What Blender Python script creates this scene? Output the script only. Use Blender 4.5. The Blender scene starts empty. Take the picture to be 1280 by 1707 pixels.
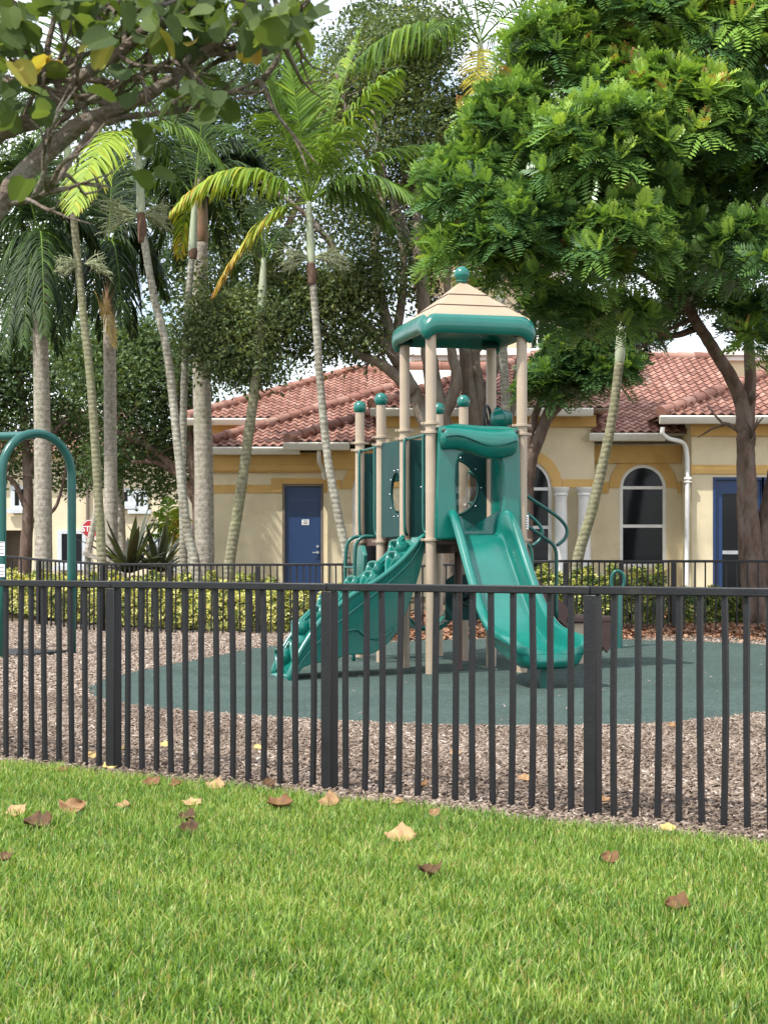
import bpy, bmesh, math, random
import numpy as np
from mathutils import Vector, Matrix
random.seed(11); rng = np.random.default_rng(11)
sc = bpy.context.scene
C = sc.collection

# ------------------------------------------------------------------ camera, sky, sun, exposure
F, CX, HY, CH = 2800.0, 640.0, 930.0, 1.42     # focal length in photo pixels, centre column, horizon row, eye height
cam_d = bpy.data.cameras.new('camera')
cam = bpy.data.objects.new('camera', cam_d); C.objects.link(cam)
cam.location = (0, 0, CH); cam.rotation_euler = (math.radians(90), 0, 0)
cam_d.sensor_fit = 'VERTICAL'; cam_d.sensor_height = 36.0; cam_d.lens = 36.0 * F / 1707.0
cam_d.shift_y = (HY - 853.5) / 1707.0
cam_d.clip_start = 0.05; cam_d.clip_end = 2000
cam_d.dof.use_dof = True; cam_d.dof.focus_distance = 19.0; cam_d.dof.aperture_fstop = 15.0
sc.camera = cam

SUN_TRAVEL = Vector((0.54, 0.42, -1.0)).normalized()
elev = math.asin(-SUN_TRAVEL.z)
world = bpy.data.worlds.new('World'); sc.world = world; world.use_nodes = True
nt = world.node_tree; nt.nodes.clear()
wo = nt.nodes.new('ShaderNodeOutputWorld'); bg = nt.nodes.new('ShaderNodeBackground')
sky = nt.nodes.new('ShaderNodeTexSky'); sky.sky_type = 'NISHITA'; sky.sun_disc = False
sky.sun_elevation = elev; sky.sun_rotation = math.atan2(-SUN_TRAVEL.x, -SUN_TRAVEL.y)
sky.air_density = 1.0; sky.dust_density = 2.0; sky.ozone_density = 1.0
tc = nt.nodes.new('ShaderNodeTexCoord'); nz = nt.nodes.new('ShaderNodeTexNoise')
nz.inputs['Scale'].default_value = 3.0; nz.inputs['Detail'].default_value = 6; nz.inputs['Roughness'].default_value = .55
cr = nt.nodes.new('ShaderNodeValToRGB'); cr.color_ramp.elements[0].position = .36; cr.color_ramp.elements[1].position = .56
mx = nt.nodes.new('ShaderNodeMix'); mx.data_type = 'RGBA'; mx.inputs['B'].default_value = (8.6, 8.9, 9.4, 1)
nt.links.new(tc.outputs['Generated'], nz.inputs['Vector']); nt.links.new(nz.outputs['Fac'], cr.inputs['Fac'])
nt.links.new(cr.outputs['Color'], mx.inputs['Factor']); nt.links.new(sky.outputs['Color'], mx.inputs['A'])
nt.links.new(mx.outputs['Result'], bg.inputs['Color']); bg.inputs['Strength'].default_value = 0.15
nt.links.new(bg.outputs['Background'], wo.inputs['Surface'])
sun_d = bpy.data.lights.new('sun', 'SUN'); sun_d.energy = 3.9; sun_d.angle = math.radians(0.6); sun_d.color = (1.0, .96, .90)
sun = bpy.data.objects.new('sun', sun_d); C.objects.link(sun)
sun.rotation_euler = SUN_TRAVEL.to_track_quat('-Z', 'Y').to_euler(); sun.location = (-20, -8, 30)
sc.view_settings.view_transform = 'Standard'; sc.view_settings.look = 'None'
sc.view_settings.exposure = 0.76; sc.view_settings.gamma = 1.0
sc.cycles.max_bounces = 8; sc.cycles.transparent_max_bounces = 12
sc.cycles.sample_clamp_indirect = 6.0

# ------------------------------------------------------------------ helpers
def P(px, py, d):
    return Vector(((px - CX) * d / F, d, CH + (HY - py) * d / F))
def sst(a, b, x):
    t = np.clip((np.asarray(x, float) - a) / (b - a), 0, 1); return t * t * (3 - 2 * t)
def gz(x, y):
    return sst(24, 28.5, y) * (.05 + .15 * sst(-1, 3, x)) + .45 * sst(30.5, 36, y)
def gzf(x, y): return float(gz(x, y))
def V3(*a): return Vector(a)
def wloc(o):
    v = Vector((0, 0, 0))
    while o: v = v + o.location; o = o.parent
    return v
def thing(name, label, cat, loc=(0, 0, 0), group=None):
    o = bpy.data.objects.new(name, None); C.objects.link(o); o.location = loc; o.empty_display_size = .2
    o['label'] = label; o['category'] = cat
    if group: o['group'] = group
    return o
def tag(o, label, cat, group=None):
    o['label'] = label; o['category'] = cat
    if group: o['group'] = group
    return o
def link_mesh(name, me, mats, parent=None, org=None):
    o = bpy.data.objects.new(name, me); C.objects.link(o)
    if parent is not None: o.parent = parent
    elif org is not None: o.location = org
    for m in (mats if isinstance(mats, (list, tuple)) else [mats]):
        if m: me.materials.append(m)
    return o
def catmull(pts, n=6):
    pts = [Vector(p) for p in pts]; out = []
    q = [pts[0] * 2 - pts[1]] + pts + [pts[-1] * 2 - pts[-2]]
    for i in range(1, len(q) - 2):
        a, b, c, d = q[i - 1:i + 3]
        for k in range(n):
            t = k / n
            out.append(.5 * ((2 * b) + (c - a) * t + (2 * a - 5 * b + 4 * c - d) * t * t + (3 * b - a - 3 * c + d) * t ** 3))
    out.append(pts[-1]); return out
def lerp_list(vals, n):
    xs = np.linspace(0, 1, len(vals)); return list(np.interp(np.linspace(0, 1, n), xs, vals))

class MB:
    def __init__(s): s.v = []; s.f = []; s.m = []; s.mi = 0
    def add(s, vs, fs):
        b = len(s.v); s.v += [Vector(p) for p in vs]
        for f in fs: s.f.append([b + i for i in f]); s.m.append(s.mi)
        return s
    def box(s, c, size, rz=0.0, M=None):
        hx, hy, hz = [k / 2 for k in size]; R = M if M is not None else Matrix.Rotation(rz, 3, 'Z'); c = Vector(c)
        vs = [c + R @ Vector((x * hx, y * hy, z * hz)) for z in (-1, 1) for x, y in ((-1, -1), (1, -1), (1, 1), (-1, 1))]
        return s.add(vs, [(3, 2, 1, 0), (4, 5, 6, 7), (0, 1, 5, 4), (1, 2, 6, 5), (2, 3, 7, 6), (3, 0, 4, 7)])
    def bb(s, a, b):
        a = Vector(a); b = Vector(b); return s.box((a + b) / 2, [abs(k) for k in (b - a)])
    def bar(s, p, q, w, h):
        p = Vector(p); q = Vector(q); d = q - p; L = d.length; x = d.normalized()
        up = Vector((0, 0, 1)) if abs(x.z) < .95 else Vector((0, 1, 0))
        y = up.cross(x).normalized(); z = x.cross(y)
        return s.box((p + q) / 2, (L, w, h), M=Matrix((x, y, z)).transposed())
    def loft(s, rings, cap=True, closed=True):
        n = len(rings[0]); vs = [p for r in rings for p in r]; fs = []
        for i in range(len(rings) - 1):
            for j in range(n if closed else n - 1):
                a = i * n + j; b = i * n + (j + 1) % n
                fs.append((a, b, b + n, a + n))
        if cap:
            fs.append(tuple(range(n - 1, -1, -1))); fs.append(tuple(range((len(rings) - 1) * n, len(rings) * n)))
        return s.add(vs, fs)
    def tube(s, pts, r, n=10, cap=True, closed=False):
        pts = [Vector(p) for p in pts]; m = len(pts)
        rs = list(r) if isinstance(r, (list, tuple, np.ndarray)) else [r] * m
        if len(rs) != m: rs = lerp_list(rs, m)
        T = []
        for i in range(m):
            if closed: t = pts[(i + 1) % m] - pts[i - 1]
            else: t = pts[min(i + 1, m - 1)] - pts[max(i - 1, 0)]
            T.append(t.normalized() if t.length > 1e-9 else Vector((0, 0, 1)))
        ref = Vector((0, 0, 1)) if abs(T[0].z) < .9 else Vector((1, 0, 0))
        N = T[0].cross(ref).normalized(); rings = []
        for i in range(m):
            N = (N - T[i] * N.dot(T[i])).normalized(); B = T[i].cross(N)
            rings.append([pts[i] + (N * math.cos(2 * math.pi * k / n) + B * math.sin(2 * math.pi * k / n)) * rs[i] for k in range(n)])
        if closed: rings.append(rings[0]); cap = False
        return s.loft(rings, cap)
    def cyl(s, p, q, r, n=14): return s.tube([p, q], r, n)
    def sphere(s, c, r, n=16, sz=1.0):
        c = Vector(c); rings = []
        for i in range(1, n // 2):
            a = math.pi * i / (n // 2) - math.pi / 2
            rings.append([c + Vector((math.cos(a) * r * math.cos(2 * math.pi * k / n), math.cos(a) * r * math.sin(2 * math.pi * k / n), math.sin(a) * r * sz)) for k in range(n)])
        return s.loft(rings)
    def lathe(s, prof, c, n=20):
        c = Vector(c)
        return s.loft([[c + Vector((r * math.cos(2 * math.pi * k / n), r * math.sin(2 * math.pi * k / n), z)) for k in range(n)] for r, z in prof])
    def build(s, name, mats, parent=None, org=None, bevel=0, sub=0, sharp=40, seg=2):
        o0 = wloc(parent) if parent is not None else (Vector(org) if org is not None else Vector((0, 0, 0)))
        me = bpy.data.meshes.new(name); me.from_pydata([p - o0 for p in s.v], [], s.f); me.update()
        me.polygons.foreach_set('material_index', s.m)
        me.polygons.foreach_set('use_smooth', [True] * len(me.polygons))
        if sharp < 180: me.set_sharp_from_angle(angle=math.radians(sharp))
        ob = link_mesh(name, me, mats, parent, o0 if parent is None else None)
        if bevel:
            b = ob.modifiers.new('bevel', 'BEVEL'); b.width = bevel; b.segments = seg; b.limit_method = 'ANGLE'; b.angle_limit = math.radians(35)
        if sub:
            u = ob.modifiers.new('sub', 'SUBSURF'); u.levels = sub; u.render_levels = sub
        return ob

def np_mesh(name, Vv, Fq, mat, parent=None, org=None, tint=None, smooth=False):
    """Vv (n,3) world coordinates; Fq (m,k) faces of one size."""
    o0 = wloc(parent) if parent is not None else (Vector(org) if org is not None else Vector((0, 0, 0)))
    me = bpy.data.meshes.new(name); Vv = np.asarray(Vv, np.float32) - np.array(o0, np.float32); Fq = np.asarray(Fq, np.int32)
    k = Fq.shape[1]
    me.vertices.add(len(Vv)); me.vertices.foreach_set('co', Vv.ravel())
    me.loops.add(Fq.size); me.loops.foreach_set('vertex_index', Fq.ravel())
    me.polygons.add(len(Fq)); me.polygons.foreach_set('loop_start', np.arange(0, Fq.size, k, dtype=np.int32))
    if tint is not None:
        at = me.attributes.new('tint', 'FLOAT', 'POINT'); at.data.foreach_set('value', np.asarray(tint, np.float32))
    me.update(calc_edges=True)
    if smooth: me.polygons.foreach_set('use_smooth', [True] * len(Fq))
    return link_mesh(name, me, mat, parent, o0 if parent is None else None)
def instance(tv, tf, ttint, R, S, T, tint, noise=0.0):
    """copies a leaf template: R (n,3,3), S (n,), T (n,3), tint (n,)"""
    tv = np.asarray(tv, float); tf = np.asarray(tf, int); n = len(T)
    V = np.einsum('nij,kj->nki', R, tv) * S[:, None, None] + T[:, None, :]
    Fq = tf[None] + (np.arange(n) * len(tv))[:, None, None]
    t = np.clip(tint[:, None] + np.asarray(ttint)[None, :], 0, 1)
    return V.reshape(-1, 3), Fq.reshape(-1, tf.shape[1]), t.reshape(-1)
def frames(axis, spin):
    """rotation matrices whose local z follows axis, spun about it"""
    a = axis / np.linalg.norm(axis, axis=1, keepdims=True)
    ref = np.where(np.abs(a[:, 2:3]) < .9, np.array([[0, 0, 1.]]), np.array([[1., 0, 0]]))
    x = np.cross(ref, a); x /= np.linalg.norm(x, axis=1, keepdims=True); y = np.cross(a, x)
    c, s = np.cos(spin)[:, None], np.sin(spin)[:, None]
    return np.stack([x * c + y * s, -x * s + y * c, a], axis=2)
def rand_dirs(n):
    v = rng.normal(size=(n, 3)); return v / np.linalg.norm(v, axis=1, keepdims=True)

def plate_mesh(outline, holes, thick, bevel=0.0):
    cu = bpy.data.curves.new('tmp', 'CURVE'); cu.dimensions = '2D'; cu.fill_mode = 'BOTH'; cu.extrude = thick / 2; cu.bevel_depth = bevel; cu.bevel_resolution = 2
    for loop in [outline] + list(holes):
        sp = cu.splines.new('POLY'); sp.points.add(len(loop) - 1)
        for i, (x, y) in enumerate(loop): sp.points[i].co = (x, y, 0, 1)
        sp.use_cyclic_u = True
    o = bpy.data.objects.new('tmp', cu); C.objects.link(o); dg = bpy.context.evaluated_depsgraph_get()
    me = bpy.data.meshes.new_from_object(o.evaluated_get(dg)); bpy.data.objects.remove(o); bpy.data.curves.remove(cu)
    me.materials.clear(); return me
def plate(name, outline, holes, thick, M, mat, parent, bevel=0.0):
    """outline in local (x, y); M places local (x, y, thickness) in the world"""
    me = plate_mesh(outline, holes, thick, bevel); me.transform(Matrix.Translation(-wloc(parent)) @ M); me.name = name
    me.set_sharp_from_angle(angle=math.radians(35)); return link_mesh(name, me, mat, parent)
def wallM(Y): return Matrix(((1, 0, 0, 0), (0, 0, 1, Y), (0, 1, 0, 0), (0, 0, 0, 1)))     # local x,y -> world X,Z at depth Y
def text_into(name, body, size, M, mat, parent, ext=.003):
    cu = bpy.data.curves.new('tmp', 'FONT'); cu.body = body; cu.size = size; cu.align_x = 'CENTER'; cu.align_y = 'CENTER'; cu.extrude = ext; cu.offset = size * .02
    o = bpy.data.objects.new('tmp', cu); C.objects.link(o); dg = bpy.context.evaluated_depsgraph_get()
    me = bpy.data.meshes.new_from_object(o.evaluated_get(dg)); bpy.data.objects.remove(o); bpy.data.curves.remove(cu)
    me.materials.clear(); me.transform(Matrix.Translation(-wloc(parent)) @ M); me.name = name
    return link_mesh(name, me, mat, parent)
def arc(cx, cy, r, a0, a1, n=18, ry=None):
    ry = ry or r
    return [(cx + r * math.cos(math.radians(a0 + (a1 - a0) * i / n)), cy + ry * math.sin(math.radians(a0 + (a1 - a0) * i / n))) for i in range(n + 1)]

# ------------------------------------------------------------------ materials
def nn(t, ty, **kw):
    n = t.nodes.new(ty)
    for k, v in kw.items():
        if k in n.inputs: n.inputs[k].default_value = v
        else: setattr(n, k, v)
    return n
def base_mat(name):
    m = bpy.data.materials.new(name); m.use_nodes = True; t = m.node_tree; b = t.nodes['Principled BSDF']; return m, t, b
def surf(name, col, rough=.6, var=.15, scale=6.0, bump=0.0, bscale=60.0, metal=0.0, spec=.5, col2=None, patch=.5, stretch=(1, 1, 1), coat=0.0, blot=None):
    """mottled surface: two octaves of noise between tones of one colour, optional second colour in patches, optional bump"""
    m, t, b = base_mat(name); L = t.links.new
    co = nn(t, 'ShaderNodeTexCoord'); mp = nn(t, 'ShaderNodeMapping', Scale=stretch); L(co.outputs['Object'], mp.inputs['Vector'])
    n1 = nn(t, 'ShaderNodeTexNoise', Scale=scale, Detail=6.0, Roughness=.6); L(mp.outputs['Vector'], n1.inputs['Vector'])
    r = nn(t, 'ShaderNodeValToRGB'); e = r.color_ramp.elements
    e[0].position = .3; e[1].position = .7
    e[0].color = tuple(c * (1 - var) for c in col) + (1,); e[1].color = tuple(min(1, c * (1 + var)) for c in col) + (1,)
    L(n1.outputs['Fac'], r.inputs['Fac']); out = r.outputs['Color']
    if col2:
        n2 = nn(t, 'ShaderNodeTexNoise', Scale=scale * .45, Detail=7.0, Roughness=.65); L(mp.outputs['Vector'], n2.inputs['Vector'])
        r2 = nn(t, 'ShaderNodeValToRGB'); r2.color_ramp.elements[0].position = patch - .07; r2.color_ramp.elements[1].position = patch + .09
        L(n2.outputs['Fac'], r2.inputs['Fac'])
        mxx = nn(t, 'ShaderNodeMix', data_type='RGBA'); L(r2.outputs['Color'], mxx.inputs['Factor']); L(out, mxx.inputs['A']); mxx.inputs['B'].default_value = tuple(col2) + (1,)
        out = mxx.outputs['Result']
    if blot:
        n5 = nn(t, 'ShaderNodeTexNoise', Scale=blot[0], Detail=5.0, Roughness=.6); L(co.outputs['Object'], n5.inputs['Vector'])
        m5 = nn(t, 'ShaderNodeMapRange'); m5.inputs['From Min'].default_value = .3; m5.inputs['From Max'].default_value = .7; m5.inputs['To Min'].default_value = 1 - blot[1]; m5.inputs['To Max'].default_value = 1 + blot[1]; L(n5.outputs['Fac'], m5.inputs['Value'])
        x5 = nn(t, 'ShaderNodeMix', data_type='RGBA', blend_type='MULTIPLY'); x5.inputs['Factor'].default_value = 1; L(out, x5.inputs['A']); L(m5.outputs['Result'], x5.inputs['B']); out = x5.outputs['Result']
    L(out, b.inputs['Base Color'])
    b.inputs['Roughness'].default_value = rough; b.inputs['Metallic'].default_value = metal; b.inputs['Specular IOR Level'].default_value = spec
    b.inputs['Coat Weight'].default_value = coat
    rr = nn(t, 'ShaderNodeMapRange'); rr.inputs['To Min'].default_value = max(.02, rough - .1); rr.inputs['To Max'].default_value = min(1, rough + .12)
    L(n1.outputs['Fac'], rr.inputs['Value']); L(rr.outputs['Result'], b.inputs['Roughness'])
    if bump:
        n3 = nn(t, 'ShaderNodeTexNoise', Scale=bscale, Detail=4.0); L(mp.outputs['Vector'], n3.inputs['Vector'])
        bp = nn(t, 'ShaderNodeBump', Strength=bump, Distance=.02); L(n3.outputs['Fac'], bp.inputs['Height']); L(bp.outputs['Normal'], b.inputs['Normal'])
    return m
def leafmat(name, cols, rough=.45, transl=.3, spec=.4, noise=.0):
    """leaf: colour from the per-leaf 'tint' value, light passes through a little"""
    m, t, b = base_mat(name); L = t.links.new
    at = nn(t, 'ShaderNodeAttribute', attribute_name='tint'); r = nn(t, 'ShaderNodeValToRGB')
    while len(r.color_ramp.elements) < len(cols): r.color_ramp.elements.new(.5)
    for i, c in enumerate(cols):
        e = r.color_ramp.elements[i]; e.position = c[0]; e.color = tuple(c[1]) + (1,)
    L(at.outputs['Fac'], r.inputs['Fac']); L(r.outputs['Color'], b.inputs['Base Color'])
    b.inputs['Roughness'].default_value = rough; b.inputs['Specular IOR Level'].default_value = spec
    if transl:
        tr = nn(t, 'ShaderNodeBsdfTranslucent'); hs = nn(t, 'ShaderNodeMix', data_type='RGBA', blend_type='MULTIPLY'); hs.inputs['Factor'].default_value = 1
        hs.inputs['B'].default_value = (1.35, 1.25, .5, 1); L(r.outputs['Color'], hs.inputs['A']); L(hs.outputs['Result'], tr.inputs['Color'])
        ms = nn(t, 'ShaderNodeMixShader', Fac=transl); L(b.outputs['BSDF'], ms.inputs[1]); L(tr.outputs['BSDF'], ms.inputs[2])
        L(ms.outputs['Shader'], t.nodes['Material Output'].inputs['Surface'])
    return m
def tintmat(name, cols, rough=.8, bump=0, bscale=40):
    m = leafmat(name, cols, rough, 0, .25)
    if bump:
        t = m.node_tree; co = nn(t, 'ShaderNodeTexCoord'); n3 = nn(t, 'ShaderNodeTexNoise', Scale=bscale, Detail=5.0)
        t.links.new(co.outputs['Object'], n3.inputs['Vector']); bp = nn(t, 'ShaderNodeBump', Strength=bump, Distance=.02)
        t.links.new(n3.outputs['Fac'], bp.inputs['Height']); b = t.nodes['Principled BSDF']; t.links.new(bp.outputs['Normal'], b.inputs['Normal'])
        # blotches of weathering over the per-tile colour
        r = [n for n in t.nodes if n.type == 'VALTORGB'][0]; n4 = nn(t, 'ShaderNodeTexNoise', Scale=2.2, Detail=8.0, Roughness=.7)
        t.links.new(co.outputs['Object'], n4.inputs['Vector']); mr = nn(t, 'ShaderNodeMapRange'); mr.inputs['To Min'].default_value = .74; mr.inputs['To Max'].default_value = 1.22
        t.links.new(n4.outputs['Fac'], mr.inputs['Value']); mm = nn(t, 'ShaderNodeMix', data_type='RGBA', blend_type='MULTIPLY'); mm.inputs['Factor'].default_value = 1
        t.links.new(r.outputs['Color'], mm.inputs['A']); t.links.new(mr.outputs['Result'], mm.inputs['B']); t.links.new(mm.outputs['Result'], b.inputs['Base Color'])
    return m
def trunkmat(name, col, ring, lichen, rings=9.0, bump=.4, patch=.52):
    """palm trunk: growth rings across, lichen patches"""
    m, t, b = base_mat(name); L = t.links.new; co = nn(t, 'ShaderNodeTexCoord')
    w = nn(t, 'ShaderNodeTexWave', wave_type='BANDS', bands_direction='Z', Scale=rings, Distortion=1.3, Detail=3.0); w.inputs['Detail Scale'].default_value = 1.2
    L(co.outputs['Object'], w.inputs['Vector']); r = nn(t, 'ShaderNodeValToRGB'); e = r.color_ramp.elements
    e[0].position = .05; e[0].color = tuple(ring) + (1,); e[1].position = .4; e[1].color = tuple(col) + (1,); L(w.outputs['Fac'], r.inputs['Fac'])
    mp = nn(t, 'ShaderNodeMapping', Scale=(1, 1, .35)); L(co.outputs['Object'], mp.inputs['Vector'])
    n2 = nn(t, 'ShaderNodeTexNoise', Scale=3.5, Detail=8.0, Roughness=.7); L(mp.outputs['Vector'], n2.inputs['Vector'])
    r2 = nn(t, 'ShaderNodeValToRGB'); r2.color_ramp.elements[0].position = patch - .1; r2.color_ramp.elements[1].position = patch + .12; L(n2.outputs['Fac'], r2.inputs['Fac'])
    m1 = nn(t, 'ShaderNodeMix', data_type='RGBA'); L(r2.outputs['Color'], m1.inputs['Factor']); L(r.outputs['Color'], m1.inputs['A']); m1.inputs['B'].default_value = tuple(lichen) + (1,)
    n3 = nn(t, 'ShaderNodeTexNoise', Scale=12.0, Detail=9.0, Roughness=.72); L(co.outputs['Object'], n3.inputs['Vector'])
    mr = nn(t, 'ShaderNodeMapRange'); mr.inputs['From Min'].default_value = .3; mr.inputs['From Max'].default_value = .7; mr.inputs['To Min'].default_value = .45; mr.inputs['To Max'].default_value = 1.5; L(n3.outputs['Fac'], mr.inputs['Value'])
    m2 = nn(t, 'ShaderNodeMix', data_type='RGBA', blend_type='MULTIPLY'); m2.inputs['Factor'].default_value = 1.0; L(m1.outputs['Result'], m2.inputs['A']); L(mr.outputs['Result'], m2.inputs['B'])
    L(m2.outputs['Result'], b.inputs['Base Color']); b.inputs['Roughness'].default_value = .9; b.inputs['Specular IOR Level'].default_value = .2
    ad = nn(t, 'ShaderNodeMath', operation='ADD'); L(w.outputs['Fac'], ad.inputs[0]); L(n3.outputs['Fac'], ad.inputs[1])
    bp = nn(t, 'ShaderNodeBump', Strength=bump, Distance=.015); L(ad.outputs['Value'], bp.inputs['Height']); L(bp.outputs['Normal'], b.inputs['Normal'])
    return m
M = {}
M['black'] = surf('black_aluminium', (.010, .010, .012), .42, .35, 5, .12, 90, 0, .35, col2=(.034, .032, .029), patch=.66)
M['teal'] = surf('green_plastic', (.003, .120, .094), .24, .10, 2.5, .03, 140, 0, .6, col2=(.010, .145, .115), patch=.66, blot=(1.1, .13))
M['tealpost'] = surf('green_paint', (.006, .085, .070), .3, .12, 4, .02, 120)
M['tealdark'] = surf('dark_green_panel', (.004, .042, .038), .55, .12, 3, .04, 200, 0, .22, blot=(2, .15))
M['tan'] = surf('tan_post_paint', (.36, .285, .205), .42, .07, 4, .03, 120, col2=(.34, .26, .18), patch=.68, blot=(1.4, .10))
M['tanroof'] = surf('tan_roof_plastic', (.315, .245, .165), .55, .07, 3, .05, 160, col2=(.30, .23, .15), patch=.62, blot=(1.2, .08))
M['brown'] = surf('brown_deck_coating', (.075, .038, .030), .55, .2, 6, .1, 120)
M['rubber'] = surf('wheel_plastic', (.012, .012, .013), .5, .3)
M['steel'] = surf('bolt_steel', (.5, .5, .5), .35, .1, metal=1)
M['stucco'] = surf('cream_stucco', (.66, .57, .385), .9, .08, 1.3, .5, 60, 0, .15, col2=(.54, .455, .29), patch=.62, blot=(.5, .10))
M['ochre'] = surf('ochre_stucco', (.58, .37, .135), .9, .09, 1.5, .4, 60, 0, .15, col2=(.48, .285, .09), patch=.6)
M['white'] = surf('white_paint', (.72, .71, .68), .5, .06, 3, .05, 60, col2=(.60, .59, .55), patch=.64)
M['gutter'] = surf('gutter_paint', (.66, .63, .55), .45, .07, 3, .03, 60, col2=(.52, .49, .42), patch=.64)
M['blue'] = surf('blue_door_paint', (.007, .034, .112), .45, .08, 3, .05, 80)
M['house'] = surf('pale_stucco', (.66, .57, .40), .9, .06, .7, .2, 30, 0, .1, col2=(.58, .50, .35), patch=.6)
M['darkrec'] = surf('dark_recess_paint', (.16, .13, .10), .8, .1)
M['bluetrim'] = surf('pale_blue_trim', (.52, .56, .58), .6, .06)
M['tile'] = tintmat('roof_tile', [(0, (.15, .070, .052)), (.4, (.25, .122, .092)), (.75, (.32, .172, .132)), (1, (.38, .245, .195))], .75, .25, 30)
M['sheet'] = surf('sign_white', (.75, .75, .74), .5, .05); M['ink'] = surf('sign_ink', (.12, .12, .13), .6, .1)
M['red'] = surf('sign_red', (.42, .018, .03), .4, .08)
m, t, b = base_mat('window_glass'); b.inputs['Base Color'].default_value = (.008, .010, .012, 1); b.inputs['Roughness'].default_value = .06; b.inputs['Specular IOR Level'].default_value = .22
_c = nn(t, 'ShaderNodeTexCoord'); _n = nn(t, 'ShaderNodeTexNoise', Scale=1.2, Detail=2.0); t.links.new(_c.outputs['Object'], _n.inputs['Vector'])
_b = nn(t, 'ShaderNodeBump', Strength=.03, Distance=.05); t.links.new(_n.outputs['Fac'], _b.inputs['Height']); t.links.new(_b.outputs['Normal'], b.inputs['Normal']); M['glass'] = m
m, t, b = base_mat('clear_bubble'); tr = nn(t, 'ShaderNodeBsdfTransparent', Color=(.55, .57, .55, 1)); gl = nn(t, 'ShaderNodeBsdfGlossy', Roughness=.04); fr = nn(t, 'ShaderNodeFresnel', IOR=1.5)
ms = nn(t, 'ShaderNodeMixShader'); t.links.new(fr.outputs['Fac'], ms.inputs['Fac']); t.links.new(tr.outputs['BSDF'], ms.inputs[1]); t.links.new(gl.outputs['BSDF'], ms.inputs[2])
t.links.new(ms.outputs['Shader'], t.nodes['Material Output'].inputs['Surface']); M['bubble'] = m
M['bark'] = surf('oak_bark', (.16, .125, .095), .95, .4, 7, .9, 26, 0, .1, col2=(.22, .20, .165), patch=.55, stretch=(1, 1, .35))
M['barkdark'] = surf('fern_tree_bark', (.115, .080, .062), .95, .45, 9, 1.0, 30, 0, .1, col2=(.17, .135, .11), patch=.56, stretch=(1, 1, .4))
M['barknear'] = surf('near_branch_bark', (.17, .135, .105), .95, .5, 26, 1.0, 90, 0, .1, col2=(.23, .21, .18), patch=.55)
M['royal'] = trunkmat('royal_palm_trunk', (.33, .295, .25), (.275, .24, .20), (.25, .245, .175), 2.6, .12, .55)
M['slim'] = trunkmat('slim_palm_trunk', (.235, .215, .17), (.15, .135, .10), (.36, .355, .29), 3.3, .35, .54)
M['mossy'] = trunkmat('mossy_palm_trunk', (.23, .21, .145), (.14, .125, .085), (.18, .185, .10), 3.3, .3, .5)
M['shaft'] = surf('palm_crownshaft', (.33, .37, .25), .5, .12, 5, .1, 40, col2=(.26, .31, .18), patch=.55, stretch=(1, 1, .3))
M['shaftbrown'] = surf('old_leaf_base', (.13, .075, .05), .9, .4, 9, .6, 40, stretch=(1, 1, .3))
M['royshaft'] = surf('royal_crownshaft', (.20, .17, .10), .7, .3, 5, .3, 40, col2=(.24, .13, .07), patch=.5, stretch=(1, 1, .3))
M['flower'] = surf('palm_flower_stalk', (.30, .33, .19), .8, .2, 12)
M['frond'] = leafmat('palm_leaf', [(0, (.014, .028, .012)), (.3, (.052, .10, .024)), (.55, (.15, .265, .036)), (.72, (.31, .40, .045)), (.85, (.45, .36, .05)), (1, (.30, .14, .035))], .5, .32, .24)
M['oak'] = leafmat('oak_leaf', [(0, (.030, .050, .022)), (.5, (.088, .130, .052)), (.85, (.17, .22, .085)), (1, (.24, .26, .09))], .55, .34, .25)
M['bgleaf'] = leafmat('far_tree_leaf', [(0, (.024, .050, .022)), (.5, (.072, .122, .046)), (1, (.15, .21, .075))], .55, .3, .25)
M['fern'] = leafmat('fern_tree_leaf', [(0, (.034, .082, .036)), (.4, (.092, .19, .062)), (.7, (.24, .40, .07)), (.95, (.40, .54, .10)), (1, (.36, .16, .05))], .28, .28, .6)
M['near'] = leafmat('broad_leaf', [(0, (.036, .058, .026)), (.5, (.072, .110, .040)), (.82, (.13, .185, .05)), (.9, (.42, .38, .09)), (1, (.32, .20, .06))], .6, .5, .2)
M['hedge'] = leafmat('variegated_leaf', [(0, (.022, .055, .014)), (.45, (.075, .13, .03)), (.62, (.36, .38, .09)), (1, (.66, .62, .22))], .5, .25, .3)
M['strap'] = leafmat('strap_leaf', [(0, (.03, .028, .02)), (.5, (.07, .085, .045)), (.8, (.12, .15, .06)), (1, (.5, .42, .07))], .4, .2, .5)
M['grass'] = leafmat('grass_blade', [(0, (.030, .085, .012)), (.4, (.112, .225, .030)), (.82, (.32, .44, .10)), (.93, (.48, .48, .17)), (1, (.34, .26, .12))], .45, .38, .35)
M['dry'] = leafmat('dry_leaf', [(0, (.05, .027, .012)), (.35, (.17, .085, .034)), (.65, (.40, .25, .125)), (1, (.56, .43, .15))], .7, .15, .3)
M['chips'] = tintmat('wood_chip', [(0, (.075, .055, .042)), (.4, (.175, .130, .098)), (.75, (.305, .24, .19)), (1, (.47, .41, .35))], .85)
M['litter'] = tintmat('fallen_leaf', [(0, (.08, .04, .025)), (.5, (.23, .115, .065)), (1, (.42, .25, .15))], .8)

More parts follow.
